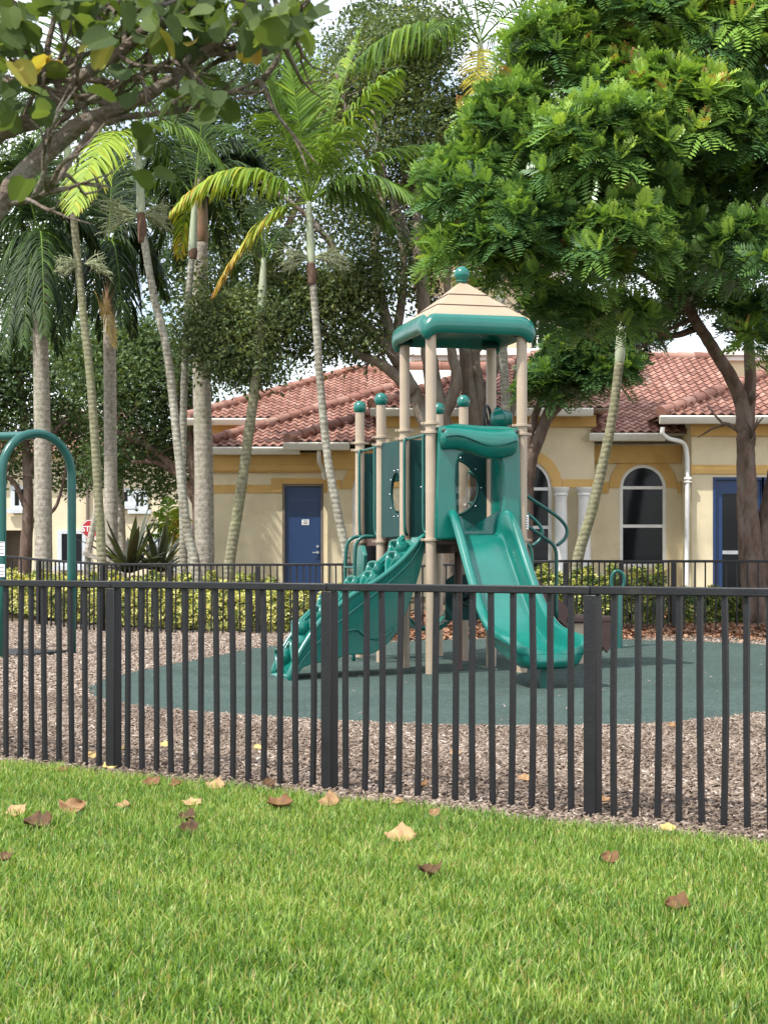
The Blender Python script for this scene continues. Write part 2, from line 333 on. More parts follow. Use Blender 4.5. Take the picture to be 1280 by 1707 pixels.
# ------------------------------------------------------------------ ground
def sheet(name, xs, ys, zfun, mat, mask=None):
    X, Y = np.meshgrid(xs, ys); Z = zfun(X, Y); V = np.stack([X, Y, Z], -1).reshape(-1, 3); nx = len(xs); fs = []
    for j in range(len(ys) - 1):
        for i in range(nx - 1):
            a = j * nx + i; fs.append((a, a + 1, a + 1 + nx, a + nx))
    o = np_mesh(name, V, fs, mat, smooth=True); o['kind'] = 'structure'; return o
def poly_sheet(name, poly, zfun, mat, step=.5):
    """flat outline cut into a grid so that it can follow the ground"""
    bm = bmesh.new(); vs = [bm.verts.new((x, y, 0)) for x, y in poly]; bm.faces.new(vs)
    ys = [p[1] for p in poly]; xs = [p[0] for p in poly]
    for lo, hi, no, k in ((min(ys), max(ys), (0, 1, 0), 1), (min(xs), max(xs), (1, 0, 0), 0)):
        for q in np.arange(lo + step, hi, step):
            co = [0, 0, 0]; co[k] = q
            bmesh.ops.bisect_plane(bm, geom=bm.verts[:] + bm.edges[:] + bm.faces[:], plane_co=co, plane_no=no)
    for v in bm.verts: v.co.z = float(zfun(v.co.x, v.co.y))
    bmesh.ops.recalc_face_normals(bm, faces=bm.faces[:])
    me = bpy.data.meshes.new(name); bm.to_mesh(me); bm.free()
    if me.polygons and me.polygons[0].normal.z < 0: me.flip_normals()
    for p in me.polygons: p.use_smooth = True
    o = link_mesh(name, me, mat); o['kind'] = 'structure'; return o
def smooth_poly(pts, n=6):
    q = [Vector((x, y, 0)) for x, y in pts]; q = q[-2:] + q + q[:2]; c = catmull(q, n); c = c[2 * n:len(c) - 1 - n]
    return [(v.x, v.y) for v in c][:len(pts) * n]

soil = surf('soil', (.11, .085, .055), .95, .35, 2.5, .6, 30, 0, .1, col2=(.10, .13, .035), patch=.58)
lawn_m = surf('lawn_soil', (.055, .105, .018), .95, .4, 9, .6, 90, 0, .1, col2=(.10, .085, .04), patch=.66)
chip_m = surf('chip_bed', (.165, .122, .09), .95, .5, 26, 1.0, 70, 0, .1, col2=(.30, .245, .20), patch=.52, blot=(.8, .18))
pad_m = surf('rubber_granules', (.054, .083, .073), .95, .5, 60, 1.0, 120, 0, .12, col2=(.092, .128, .113), patch=.55, blot=(.7, .16))
xs = np.concatenate([[-600, -200, -80, -40], np.arange(-24, 24.1, 1.0), [40, 80, 200, 600]])
ys = np.concatenate([[-60, -20, 0], np.arange(2, 44.1, 1.0), [60, 100, 200, 500, 1200]])
sheet('ground', xs, ys, lambda x, y: gz(x, y) - .012, soil)
FA = Vector((-1.81, 11.26, 0)); FD = Vector((.826, -.5637, 0)).normalized(); PAN = 1.79
def fence_pt(s): return FA + FD * s
# lawn edge runs a hand's width in front of the fence
def edge_y(x): return 11.76 + (x + 2.69) * (8.42 - 11.76) / (1.925 + 2.69) + -.16 - .022 * (x + 2.7) + .035 * np.sin(x * 5.1) + .025 * np.sin(x * 11.7 + 1)
ex = np.arange(-14, 8.01, .25)
lawn_poly = [(-14, 1.0), (8, 1.0)] + [(float(x), float(edge_y(x))) for x in ex[::-1]]
poly_sheet('lawn', lawn_poly, lambda x, y: gz(x, y) - .004, lawn_m, 1.0)
mulch_poly = [(float(x), float(edge_y(x))) for x in ex] + [(12, 20), (13, 32.2), (-16, 32.8), (-16, 20)]
poly_sheet('wood_chip_ground', mulch_poly, lambda x, y: gz(x, y), chip_m, 1.0)
PADP = [(-3.12, 17.5), (-2.62, 16.3), (-1.69, 15.3), (-.41, 14.46), (.5, 14.08), (1.81, 14.05), (2.45, 14.3), (3.5, 15.3), (5, 17.2), (6.2, 20), (6.5, 23), (6.0, 25.6),
        (4.9, 26.3), (3.3, 26.6), (1.0, 27.0), (-1, 26.9), (-2.0, 25.9), (-2.6, 23.4), (-3.05, 21.3), (-3.3, 19.2)]
pad_poly = smooth_poly(PADP, 5)
poly_sheet('rubber_surface', pad_poly, lambda x, y: gz(x, y) + .012, pad_m, .8)
def in_poly(x, y, poly):
    c = np.zeros(len(x), bool); n = len(poly)
    for i in range(n):
        x1, y1 = poly[i]; x2, y2 = poly[i - 1]
        k = ((y1 > y) != (y2 > y)) & (x < (x2 - x1) * (y - y1) / (y2 - y1 + 1e-12) + x1); c ^= k
    return c
def pick(n, x0, x1, y0, y1, margin=.6):
    """random ground points inside the view wedge (plus a margin)"""
    x = rng.uniform(x0, x1, n); y = rng.uniform(y0, y1, n); k = np.abs(x) < y * .2286 + margin
    return x[k], y[k]

# grass blades
def blades(x, y, hmin, hmax, wmin, wmax, tint):
    n = len(x); h = rng.uniform(hmin, hmax, n); az = rng.uniform(0, 2 * np.pi, n); lean = np.abs(rng.normal(.42, .28, n)); w = rng.uniform(wmin, wmax, n)
    ld = np.stack([np.cos(az), np.sin(az), np.zeros(n)], 1); fa = az + np.pi / 2 + rng.normal(0, .5, n); wd = np.stack([np.cos(fa), np.sin(fa), np.zeros(n)], 1)
    rows = []
    for k, wk in ((0, .75), (.4, 1.0), (.75, .75), (1.0, .08)):
        c = np.stack([x, y, gz(x, y) - .006], 1) + ld * (h * lean * k ** 1.8)[:, None] + np.array([0, 0, 1.]) * (h * (k - .25 * lean * k * k))[:, None]
        rows += [c - wd * (w * wk / 2)[:, None], c + wd * (w * wk / 2)[:, None]]
    V = np.stack(rows, 1); f = np.array([(0, 1, 3, 2), (2, 3, 5, 4), (4, 5, 7, 6)])
    Fq = f[None] + (np.arange(n) * 8)[:, None, None]
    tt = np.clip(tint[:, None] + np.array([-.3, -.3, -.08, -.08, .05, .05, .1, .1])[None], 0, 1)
    return V.reshape(-1, 3), Fq.reshape(-1, 4), tt.reshape(-1)
gx, gy = pick(640000, -4.3, 4.3, 4.6, 12.9, 1.3)
k = gy < edge_y(gx) + rng.normal(-.02, .05, len(gx)); gx, gy = gx[k], gy[k]
keep = rng.uniform(size=len(gx)) < np.clip(1.15 - .055 * (gy - 5), .6, 1); gx, gy = gx[keep], gy[keep]
clump = .5 + .22 * np.sin(gx * 2.1 + 1.3 * np.sin(gy * 1.7)) * np.sin(gy * 2.6 + gx) + .12 * np.sin(gx * 7 + gy * 9)
gt = np.clip(rng.normal(.47, .24, len(gx)) + .42 * (clump - .5), 0, .9)
dead = rng.uniform(size=len(gx)) < .06; gt[dead] = rng.uniform(.93, 1, dead.sum())
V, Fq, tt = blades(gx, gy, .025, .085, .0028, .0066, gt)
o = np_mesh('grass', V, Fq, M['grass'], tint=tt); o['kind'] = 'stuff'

# wood chips: small slivers of bark, thick where one can see them singly
def chips(x, y, z, size, tint):
    n = len(x); L = rng.uniform(.5, 1.35, n) * size; W = rng.uniform(.2, .45, n) * size; H = rng.uniform(.08, .16, n) * size
    tv = np.array([(-.5, -.5, -.5), (.5, -.35, -.5), (.5, .35, -.5), (-.5, .5, -.5), (-.5, -.5, .5), (.5, -.35, .5), (.5, .35, .5), (-.5, .5, .5)])
    tf = np.array([(4, 5, 6, 7), (0, 1, 5, 4), (1, 2, 6, 5), (2, 3, 7, 6), (3, 0, 4, 7)])
    ax = np.stack([rng.normal(0, .38, n), rng.normal(0, .38, n), np.ones(n)], 1); R = frames(ax, rng.uniform(0, 6.28, n))
    R = R * np.stack([L, W, H], 1)[:, None, :]
    return instance(tv, tf, np.zeros(8), R, np.ones(n), np.stack([x, y, z], 1), tint)
cx, cy = pick(150000, -5, 5, 8.2, 17.5, 1.2)
k = (cy > edge_y(cx) + rng.normal(.0, .03, len(cx))) & ~in_poly(cx, cy, pad_poly); cx, cy = cx[k], cy[k]
keep = rng.uniform(size=len(cx)) < np.clip(1.5 - .075 * (cy - 8), .5, 1); cx, cy = cx[keep], cy[keep]
ct = np.clip(rng.normal(.42, .22, len(cx)) + .1 * np.sin(cx * 3 + cy * 2), 0, 1)
A1 = chips(cx, cy, gz(cx, cy) + rng.uniform(.004, .022, len(cx)), .042, ct)
cx, cy = pick(75000, -8, 8, 17, 32, .5)
k = ~in_poly(cx, cy, pad_poly) & ((cx < 1) | (cy < 27.3)); cx, cy = cx[k], cy[k]
ct = np.clip(rng.normal(.62, .2, len(cx)), 0, 1)
A2 = chips(cx, cy, gz(cx, cy) + rng.uniform(.004, .025, len(cx)), .06, ct)
o = np_mesh('wood_chips', np.concatenate([A1[0], A2[0]]), np.concatenate([A1[1], A2[1] + len(A1[0])]), M['chips'], tint=np.concatenate([A1[2], A2[2]])); o['kind'] = 'stuff'
# crumbs of chip kicked onto the rubber
cx, cy = pick(900, -3.2, 6, 14, 26, .3); k = in_poly(cx, cy, pad_poly); cx, cy = cx[k], cy[k]
k = rng.uniform(size=len(cx)) < .28; cx, cy = cx[k], cy[k]
pe = np.array(pad_poly); ii = rng.integers(0, len(pe), 2600); ff = rng.uniform(0, 1, 2600)[:, None]; bb_ = pe[ii] * (1 - ff) + pe[(ii + 1) % len(pe)] * ff; inw = np.array([1.7, 20.5]) - bb_; inw /= np.linalg.norm(inw, axis=1, keepdims=True)
bb_ = bb_ + inw * np.abs(rng.normal(0, .05, 2600))[:, None]; cx = np.concatenate([cx, bb_[:, 0]]); cy = np.concatenate([cy, bb_[:, 1]])
a = chips(cx, cy, gz(cx, cy) + .016, .034, np.clip(rng.normal(.55, .22, len(cx)), 0, 1))
o = np_mesh('wood_crumbs', *a[:2], M['chips'], tint=a[2]); o['kind'] = 'stuff'
# brown leaf litter behind the rubber, under the fern tree
lt = np.array([(0, -.5, 0), (.32, -.1, .10), (.2, .35, .16), (0, .5, .05), (-.2, .35, .2), (-.32, -.1, .06)]); lf = np.array([(0, 1, 2, 3), (0, 3, 4, 5)])
lx, ly = pick(26000, -.2, 8, 26.2, 33, .8); k = ~in_poly(lx, ly, pad_poly) & (ly > 26.9 + .25 * np.sin(lx * 3) + rng.normal(0, .3, len(lx))); lx, ly = lx[k], ly[k]; n = len(lx)
ax = np.stack([rng.normal(0, .45, n), rng.normal(0, .45, n), np.ones(n)], 1)
a = instance(lt, lf, np.zeros(6), frames(ax, rng.uniform(0, 6.28, n)), rng.uniform(.06, .13, n), np.stack([lx, ly, gz(lx, ly) + rng.uniform(.01, .05, n)], 1), np.clip(rng.normal(.5, .22, n), 0, 1))
o = np_mesh('leaf_litter', *a[:2], M['litter'], tint=a[2]); o['kind'] = 'stuff'

# ------------------------------------------------------------------ fences
def picket_mesh(h, w, bend, name):
    mb = MB(); rings = []
    for k in range(7):
        t = k / 6; off = bend * math.sin(t * math.pi) ; hw = w / 2
        rings.append([Vector((off + sx * hw, sy * hw, h * t)) for sx, sy in ((-1, -1), (1, -1), (1, 1), (-1, 1))])
    mb.loft(rings); me = bpy.data.meshes.new(name); me.from_pydata(mb.v, [], mb.f); me.update(); me.materials.append(M['black']); return me
def fence(label, posts, h, npk, group=None, post_w=.078, pk_w=.028, rail_h=.05, rail_w=.07, wob=.012, cap=True):
    """posts: list of (x, y, ground z). One rail on top, square posts, pickets run into the ground"""
    p0 = Vector(posts[0]); root = thing('picket_fence', label, 'fence', p0, group)
    mb = MB()
    for (a, b) in zip(posts[:-1], posts[1:]):
        a = Vector(a) + Vector((0, 0, h - rail_h / 2)); b = Vector(b) + Vector((0, 0, h - rail_h / 2)); d = (b - a).normalized()
        mb.bar(a + d * .0015, b - d * .0015, rail_w, rail_h)
    mb.build('rail', M['black'], root, bevel=.006)
    vars_ = [picket_mesh(h - rail_h + .03, pk_w, bd, 'picket') for bd in (0, .004, -.006, .010, -.003)]
    pm = MB().box((0, 0, (h - rail_h - .1) / 2), (post_w, post_w, h - rail_h + .1 - .004)); first = None; cnt = 0
    for i, p in enumerate(posts):
        d = Vector(posts[min(i + 1, len(posts) - 1)]) - Vector(posts[max(i - 1, 0)]); rz = math.atan2(d.y, d.x)
        if first is None:
            first = pm.build('post', M['black'], root, bevel=.005); first.data.transform(Matrix.Translation(p0)); po = first
        else:
            po = first.copy(); C.objects.link(po); po.parent = root
        po.location = Vector(p) - p0; po.rotation_euler = (0, 0, rz)
        if i < len(posts) - 1:
            a = Vector(p); b = Vector(posts[i + 1])
            for k in range(npk):
                t = (k + 1) / (npk + 1); q = a.lerp(b, t)
                pk = bpy.data.objects.new('picket', random.choice(vars_)); C.objects.link(pk); pk.parent = root; cnt += 1
                pk.location = q - p0 + Vector((random.uniform(-1, 1) * wob * .4, 0, -.03)); dd = b - a
                pk.rotation_euler = (random.uniform(-wob, wob) * .8, random.uniform(-wob, wob), math.atan2(dd.y, dd.x))
    return root
fence('black metal picket fence nearest the camera, between the lawn and the wood chips',
      [tuple(fence_pt(s * PAN)) for s in (-3, -2, -1, 0, 1, 2, 3, 4)], 1.265, 13, rail_h=.046)
lp = [(-9.6, 34.2), (-6.58, 32.06), (-5.17, 30.9), (-3.85, 30.3), (-2.25, 30.0), (-.5, 29.8)]
fence('thin black picket fence in front of the yellow hedge, behind the swing frame', [(x, y, gzf(x, y)) for x, y in lp], 1.27, 14, wob=.006, pk_w=.024, rail_h=.045)
rp = [(.42, 29.9), (1.75, 29.2), (3.06, 28.3), (3.95, 28.0), (4.84, 28.1), (6.6, 28.1), (8.4, 28.3)]
fence('curving black picket fence behind the slide, in front of the fern tree', [(x, y, gzf(x, y)) for x, y in rp], 1.19, 9, wob=.006, pk_w=.024, rail_h=.045)
fence('short straight black fence run seen between the legs of the play structure', [(-.46, 29.83, gzf(-.46, 29.83)), (.38, 29.93, gzf(.38, 29.93))], 1.25, 6, wob=.006, pk_w=.024, rail_h=.045)

# ------------------------------------------------------------------ hedges
wl = []; wf = []
for k in range(7):
    a = 2 * math.pi * k / 7; c, s = math.cos(a), math.sin(a); e = .35 + .15 * math.sin(k * 2.1)
    for (r, w, z) in ((.12, 0, 0), (.6, .19, e * .75), (1.0, 0, e * .7), (.6, -.19, e * .75)): wl.append((c * r - s * w, s * r + c * w, z))
    wf.append(tuple(range(4 * k, 4 * k + 4)))
def hedge(label, path, h, dep, n, tmean, size=.085):
    p0 = Vector((path[0][0], path[0][1], gzf(*path[0]))); root = thing('hedge', label, 'hedge', p0)
    pts = catmull([Vector((x, y, 0)) for x, y in path], 10); seg = np.array([tuple(p) for p in pts])
    u = rng.uniform(0, len(seg) - 1.001, n); i = u.astype(int); f = (u - i)[:, None]; c = seg[i] * (1 - f) + seg[i + 1] * f
    th = rng.uniform(-.25, np.pi + .25, n); rr = 1 - np.abs(rng.normal(0, .16, n))
    lump = 1 + .13 * np.sin(u * 1.1) + .1 * np.sin(u * 2.7 + 2)
    off = np.cos(th) * dep / 2 * rr; zz = np.clip(np.sin(th), -.2, 1) ; zz = np.where(zz > 0, zz ** .6, zz)
    hh = h * lump; T = np.stack([c[:, 0], c[:, 1] - off, gz(c[:, 0], c[:, 1]) + .12 + np.clip(zz * rr, -.08, 1) * (hh - .12)], 1)
    ax = np.stack([rng.normal(0, .55, n), -np.cos(th) * .8 + rng.normal(0, .5, n), np.maximum(np.sin(th), .2) + .5], 1)
    tint = np.clip(rng.normal(tmean, .24, n), 0, 1)
    a = instance(wl, wf, np.repeat(rng.normal(0, .14, 7), 4), frames(ax, rng.uniform(0, 6.28, n)), rng.uniform(.7, 1.3, n) * size, T, tint)
    np_mesh('foliage', *a[:2], M['hedge'], root, tint=a[2])
    mb = MB(); random.seed(3)
    for k in range(int(len(pts) * 1.5)):
        q = random.choice(pts); x = q.x + random.uniform(-.2, .2); y = q.y + random.uniform(-dep * .3, dep * .3); z = gzf(x, y)
        mb.tube([(x, y, z - .05), (x + random.uniform(-.1, .1), y + random.uniform(-.1, .1), z + h * .45), (x + random.uniform(-.25, .25), y + random.uniform(-.2, .2), z + h * .8)], [.014, .009, .004], 5)
    mb.build('stems', M['bark'], root)['kind'] = 'stuff'; return root
hedge('clipped yellow and green hedge in front, low behind the left run of far fence', [(-9.5, 34.6), (-6.6, 33.1), (-4.8, 32.0), (-3.0, 31.3), (-1.0, 31.0), (.2, 31.0)], .74, 1.0, 9500, .67)
hedge('taller yellow and green hedge row at the back, round the palm trunks', [(-9.5, 37.2), (-6.6, 36.0), (-4.6, 35.2), (-3.6, 34.9), (-2.3, 35.0)], .55, 1.0, 4400, .60)
hedge('green and yellow hedge under the arched window on the right', [(1.9, 31.2), (3.3, 30.3), (4.2, 30.0), (4.95, 30.1)], .92, 1.0, 4200, .50)
hedge('low dark green hedge in front of the blue glazed doors', [(5.15, 30.2), (6.4, 30.6), (8.2, 30.9)], .6, .9, 2200, .38)

# ------------------------------------------------------------------ clubhouse
club = thing('clubhouse', 'cream and ochre clubhouse with red barrel tile roofs and arched windows', 'building', (0, 38, .4))
def tiles(name, parent, O, E, S, l0, l1, r0, r1, slope_len, ex=.27, tw=.205):
    """barrel tiles on a sloping face. O: eave origin, E along the eave, S up the slope; the face spans [l0..r0] at the eave and [l1..r1] at the top"""
    O = Vector(O); E = Vector(E).normalized(); S = Vector(S).normalized(); N = E.cross(S).normalized()
    if N.z < 0: N = -N
    Vs = []; Fs = []; tt = []; nrow = max(1, int(round(slope_len / ex))); base = 0; sub = 6
    e_ = np.array(E); s_ = np.array(S); n_ = np.array(N); o_ = np.array(O)
    for r in range(nrow):
        sa = r * slope_len / nrow; sb = min(slope_len, (r + 1.12) * slope_len / nrow); fa = sa / slope_len
        L = l0 + (l1 - l0) * fa; R = r0 + (r1 - r0) * fa
        if R - L < .08: continue
        shift = .15 * (r % 2) * 0
        us = np.arange(math.floor(L / tw) * tw, R + tw, tw / sub) + shift; us = np.unique(np.clip(us, L, R))
        ph = (us / tw) % 1.0; wave = .042 * np.sin(np.pi * np.clip(ph / .62, 0, 1)) - .012 * np.sin(np.pi * np.clip((ph - .62) / .38, 0, 1))
        tid = np.floor(us / tw); tr = np.modf(np.abs(np.sin(tid * 12.9898 + r * 78.233) * 43758.5453))[0]
        jit = .006 * (tr - .5)
        lo = o_ + us[:, None] * e_ + (sa + jit[:, None]) * s_ + (wave + .034)[:, None] * n_
        skirt = o_ + us[:, None] * e_ + (sa + jit[:, None]) * s_ + (wave * .8 + .012)[:, None] * n_
        hi = o_ + us[:, None] * e_ + sb * s_ + (wave + .004)[:, None] * n_
        n = len(us); Vs += [skirt, lo, hi]
        for i in range(n - 1):
            Fs.append((base + i, base + i + 1, base + n + i + 1, base + n + i)); Fs.append((base + n + i, base + n + i + 1, base + 2 * n + i + 1, base + 2 * n + i))
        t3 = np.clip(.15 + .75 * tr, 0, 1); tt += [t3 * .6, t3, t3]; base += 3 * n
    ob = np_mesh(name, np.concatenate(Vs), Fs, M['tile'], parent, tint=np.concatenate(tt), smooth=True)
    ob.data.set_sharp_from_angle(angle=math.radians(50)); return ob
def ridge_caps(p, q, parent, r=.13):
    p = Vector(p); q = Vector(q); L = (q - p).length; n = max(1, int(L / .40)); d = (q - p) / n; mb = MB(); tt = []
    for i in range(n):
        a = p + d * i; b = p + d * (i + 1.1); k = len(mb.v); mb.tube([a, b], [r * 1.12, r * .9], 10); tt += [random.uniform(.2, .95)] * (len(mb.v) - k)
    o = mb.build('ridge_cap', M['tile'], parent); at = o.data.attributes.new('tint', 'FLOAT', 'POINT'); at.data.foreach_set('value', np.array(tt, np.float32)); return o
def roof(X0, X1, Y0, z, zr, pitch=.40, left_hip=True, right_hip=True, back=True, gut=True, gx0=None, gx1=None):
    """hip roof from the eave line Y0 up to a ridge at height zr"""
    run = (zr - z) / pitch; sl = run * math.sqrt(1 + pitch * pitch); Y1 = Y0 + 2 * run
    sub = MB()                                       # deck and soffit under the tiles
    xl = X0 + run if left_hip else X0; xr = X1 - run if right_hip else X1
    sub.add([(X0 + .02, Y0 + .02, z - .02), (X1 - .02, Y0 + .02, z - .02), (X1 - .02, Y1 - .02, z - .02), (X0 + .02, Y1 - .02, z - .02), (xl, Y0 + run, zr - .03), (xr, Y0 + run, zr - .03)],
            [(3, 2, 1, 0), (0, 1, 5, 4), (1, 2, 5), (2, 3, 4, 5), (3, 0, 4)])
    r = sub.build('roof', M['gutter'], club, sharp=20)
    c = 1 / math.sqrt(1 + pitch * pitch); s = pitch * c
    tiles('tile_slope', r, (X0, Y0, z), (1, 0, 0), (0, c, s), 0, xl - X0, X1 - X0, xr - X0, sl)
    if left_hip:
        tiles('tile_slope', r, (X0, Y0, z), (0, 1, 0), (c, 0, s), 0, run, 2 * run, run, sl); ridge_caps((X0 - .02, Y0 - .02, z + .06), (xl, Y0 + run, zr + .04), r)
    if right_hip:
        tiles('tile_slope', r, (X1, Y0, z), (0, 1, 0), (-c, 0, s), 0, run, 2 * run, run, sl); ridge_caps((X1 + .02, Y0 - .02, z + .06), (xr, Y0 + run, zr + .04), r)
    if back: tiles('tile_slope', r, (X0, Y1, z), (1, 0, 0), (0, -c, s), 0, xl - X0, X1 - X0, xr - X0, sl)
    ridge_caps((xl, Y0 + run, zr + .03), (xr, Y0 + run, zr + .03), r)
    if gut:
        g0 = X0 - .05 if gx0 is None else gx0; g1 = X1 + .05 if gx1 is None else gx1; g = MB()
        prof = [(-.13, -.02), (-.15, -.05), (-.12, -.14), (-.09, -.19), (.0, -.20), (.0, -.02), (-.015, -.02), (-.015, -.185), (-.08, -.175), (-.105, -.13), (-.115, -.03)]
        g.loft([[Vector((x, Y0 + a, z + .01 + b)) for a, b in prof] for x in (g0, g1)]); g.build('gutter', M['gutter'], club, sharp=30)
    return r
def wall(x0, x1, z0, z1, Y, holes=(), th=.22, mat='stucco'):
    return plate('wall', [(x0, z0), (x1, z0), (x1, z1), (x0, z1)], holes, th, wallM(Y + th / 2), M[mat], club)
def arch_loop(xc, hw, z0, zs, ry=None):
    return [(xc - hw, z0), (xc + hw, z0)] + arc(xc, zs, hw, 0, 180, 20, ry)
def band(x0, x1, z0, z1, Y, pr=.03, mat='ochre', name='trim_band'):
    return MB().bb((x0, Y - pr, z0), (x1, Y - .001, z1)).build(name, M[mat], club, bevel=.004)
def arch_window(xc, hw, z0, zs, Y, zbars, trim=None):
    w = plate('window', arch_loop(xc, hw, z0, zs), [arch_loop(xc, hw - .065, z0 + .065, zs)], .07, wallM(Y + .05), M['white'], club, .004)
    fr = MB()
    for zb in zbars: fr.bb((xc - hw + .05, Y + .022, zb - .035), (xc + hw - .05, Y + .078, zb + .035))
    fr.build('glazing_bar', M['white'], w)
    plate('pane', arch_loop(xc, hw - .05, z0 + .05, zs), [], .012, wallM(Y + .055), M['glass'], w)
    MB().bb((xc - hw - .06, Y - .06, z0 - .08), (xc + hw + .06, Y + .06, z0 - .002)).build('sill', M['stucco'], w, bevel=.006)
    if trim:
        plate('arch_trim', arc(xc, zs, hw + trim, 0, 180, 24) + [(xc - hw - .004, zs)] + arc(xc, zs, hw + .004, 180, 0, 24)[1:], [], .034, wallM(Y - .018), M['ochre'], club)
    return w
def door(x0, x1, z0, z1, Y, glazed=False, handle='right'):
    d = MB().bb((x0, Y + .06, z0), (x1, Y + .11, z1)).build('door', M['blue'], club, bevel=.004)
    f = MB()
    for a, b in (((x0 - .06, z0), (x0 - .002, z1 + .06)), ((x1 + .002, z0), (x1 + .06, z1 + .06)), ((x0 - .002, z1 + .002), (x1 + .002, z1 + .06))): f.bb((a[0], Y - .012, a[1]), (b[0], Y + .12, b[1]))
    f.build('frame', M['blue'] if glazed else M['darkrec'], d, bevel=.003)
    if glazed:
        MB().bb((x0 + .16, Y + .052, z0 + .22), (x1 - .14, Y + .0585, z1 - .30)).build('pane', M['glass'], d)
        MB().bb((x0 + .16, Y + .040, z0 + .95), (x1 - .14, Y + .0515, z0 + 1.03)).build('push_bar', M['steel'], d)
    hx = x1 - .08 if handle == 'right' else x0 + .08
    h = MB(); h.cyl((hx, Y + .06, z0 + 1.0), (hx, Y + .0, z0 + 1.0), .032); h.bar((hx, Y + .0, z0 + 1.0), (hx - .12, Y - .005, z0 + .995), .02, .025); h.cyl((hx, Y + .06, z0 + 1.14), (hx, Y + .025, z0 + 1.14), .03)
    h.build('handle', M['steel'], d); return d
zf = .55
def xat(px, Y): return (px - CX) * Y / F
def zat(py, Y): return CH + (HY - py) * Y / F
# left wing: door wall
YW = 39.45; x_l = xat(355, YW); dx0, dx1 = xat(475, YW), xat(535, YW); dtop = zat(811, YW)
wc = xat(626, 38.9)
wall(x_l, .2, .2, 3.9, YW, [[(dx0 - .06, .3), (dx1 + .06, .3), (dx1 + .06, dtop + .06), (dx0 - .06, dtop + .06)]])
MB().bb((x_l, YW + .223, .2), (x_l + .22, 46, 3.9)).build('wall', M['stucco'], club)
MB().bb((x_l + .22, 45.8, .2), (14, 46, 3.9)).build('wall', M['stucco'], club)
MB().bb((x_l - .35, YW + .5, .2), (x_l - .002, YW + .95, 3.75)).build('wall', M['stucco'], club)
MB().bb((x_l - .27, YW + .46, .3), (x_l - .06, YW + .498, 2.75)).build('trim_panel', M['ochre'], club)
d1 = door(dx0, dx1, zf, dtop, YW)
lb = MB().bb((xat(503, YW), YW + .050, zat(875, YW)), (xat(515, YW), YW + .058, zat(866, YW))).build('door_plate', M['sheet'], d1)
t_ = MB()
for q in range(3): t_.bb((xat(505, YW), YW + .046, zat(873.2 - 2.4 * q, YW)), (xat(513, YW), YW + .0495, zat(872.2 - 2.4 * q, YW)))
t_.build('door_plate_mark', M['ink'], d1)
band(x_l - .03, .2, 3.42, 3.88, YW, .10, name='cornice'); band(x_l - .03, .2, 3.46, 3.60, YW - .10, .05, name='cornice')
zb0, zb1 = zat(822, YW), zat(808, YW)
band(x_l - .03, xat(452, YW) - .002, zb0, zb1, YW); band(xat(452, YW), dx0 - .064, zb0, zat(797, YW), YW); band(dx1 + .064, xat(548, YW), zb0, zat(797, YW), YW); band(dx0 - .062, dx1 + .062, dtop + .064, zat(797, YW), YW)
MB().bb((dx1 + .07, YW - .14, .3), (dx1 + .26, YW - .002, zb0 - .004)).build('pilaster', M['stucco'], club, bevel=.006)
roof(xat(333, 39), 1.2, 39.0, 4.0, 6.8, right_hip=False, gx1=xat(500, 39))
# bump-out with the first arched window
YC = 38.75; ws = zat(815, YC); wb = zat(955, YC)
wall(xat(546, YC), .3, .2, 3.95, YC, [arch_loop(wc, .53, wb, ws)])
MB().bb((xat(546, YC), YC + .223, .2), (xat(546, YC) + .2, YW - .003, 3.95)).build('wall', M['stucco'], club)
arch_window(wc, .53, wb, ws, YC, [zat(817, YC), zat(880, YC)], .24)
band(xat(549, YC), .3, 3.45, 3.90, YC, .06, name='cornice'); band(xat(549, YC), wc - .775, zat(815, YC), zat(800, YC), YC); band(wc + .775, .3, zat(815, YC), zat(800, YC), YC)
roof(xat(481, 38.15), .6, 38.15, 4.05, 6.4, right_hip=False, gx0=xat(472, 38.15), gx1=xat(583, 38.15))
gn = MB(); q0 = P(532, 752, 38.2); gn.tube(catmull([q0, q0 + V3(0, .1, -.22), q0 + V3(.08, .4, -.4), q0 + V3(.1, .52, -.6)], 5), .05, 10); gn.build('downspout', M['gutter'], club)
# tall block behind, to the left
roof(xat(313, 44), 6, 44.0, 5.08, 6.79, right_hip=False, gx1=xat(450, 44))
MB().bb((xat(345, 44.5), 44.55, .2), (5.5, 44.75, 5.0)).build('wall', M['ochre'], club); MB().bb((xat(345, 44.5), 44.753, .2), (xat(345, 44.5) + .2, 51, 5.0)).build('wall', M['stucco'], club)
# middle block with raised eave, columns and arched window
YM = 37.5; mc = xat(871, YM); ms_ = zat(813, YM); mb_ = zat(958, YM); xm0, xm1 = .0, xat(990, YM)
wall(xm0, xm1, .2, 4.72, YM, [arch_loop(mc, .64, mb_, ms_)])
MB().bb((xm1 - .2, YM + .223, .2), (xm1, YM + 3, 4.72)).build('wall', M['stucco'], club); MB().bb((xm0, YM + .223, .2), (xm0 + .2, YM + 3, 4.72)).build('wall', M['stucco'], club)
arch_window(mc, .64, mb_, ms_, YM, [zat(815, YM), zat(879, YM)], .24)
band(xm0 - .03, xm1 + .03, zat(712, YM), zat(692, YM), YM, .10, name='cornice')
band(mc + .885, xm1, zat(813, YM), zat(799, YM), YM); band(xm0, mc - .885, zat(813, YM), zat(799, YM), YM)
roof(-.25, xat(986, 37) + .45, 36.95, 4.72, 6.6, left_hip=True, right_hip=False, gx1=xat(987, 37))
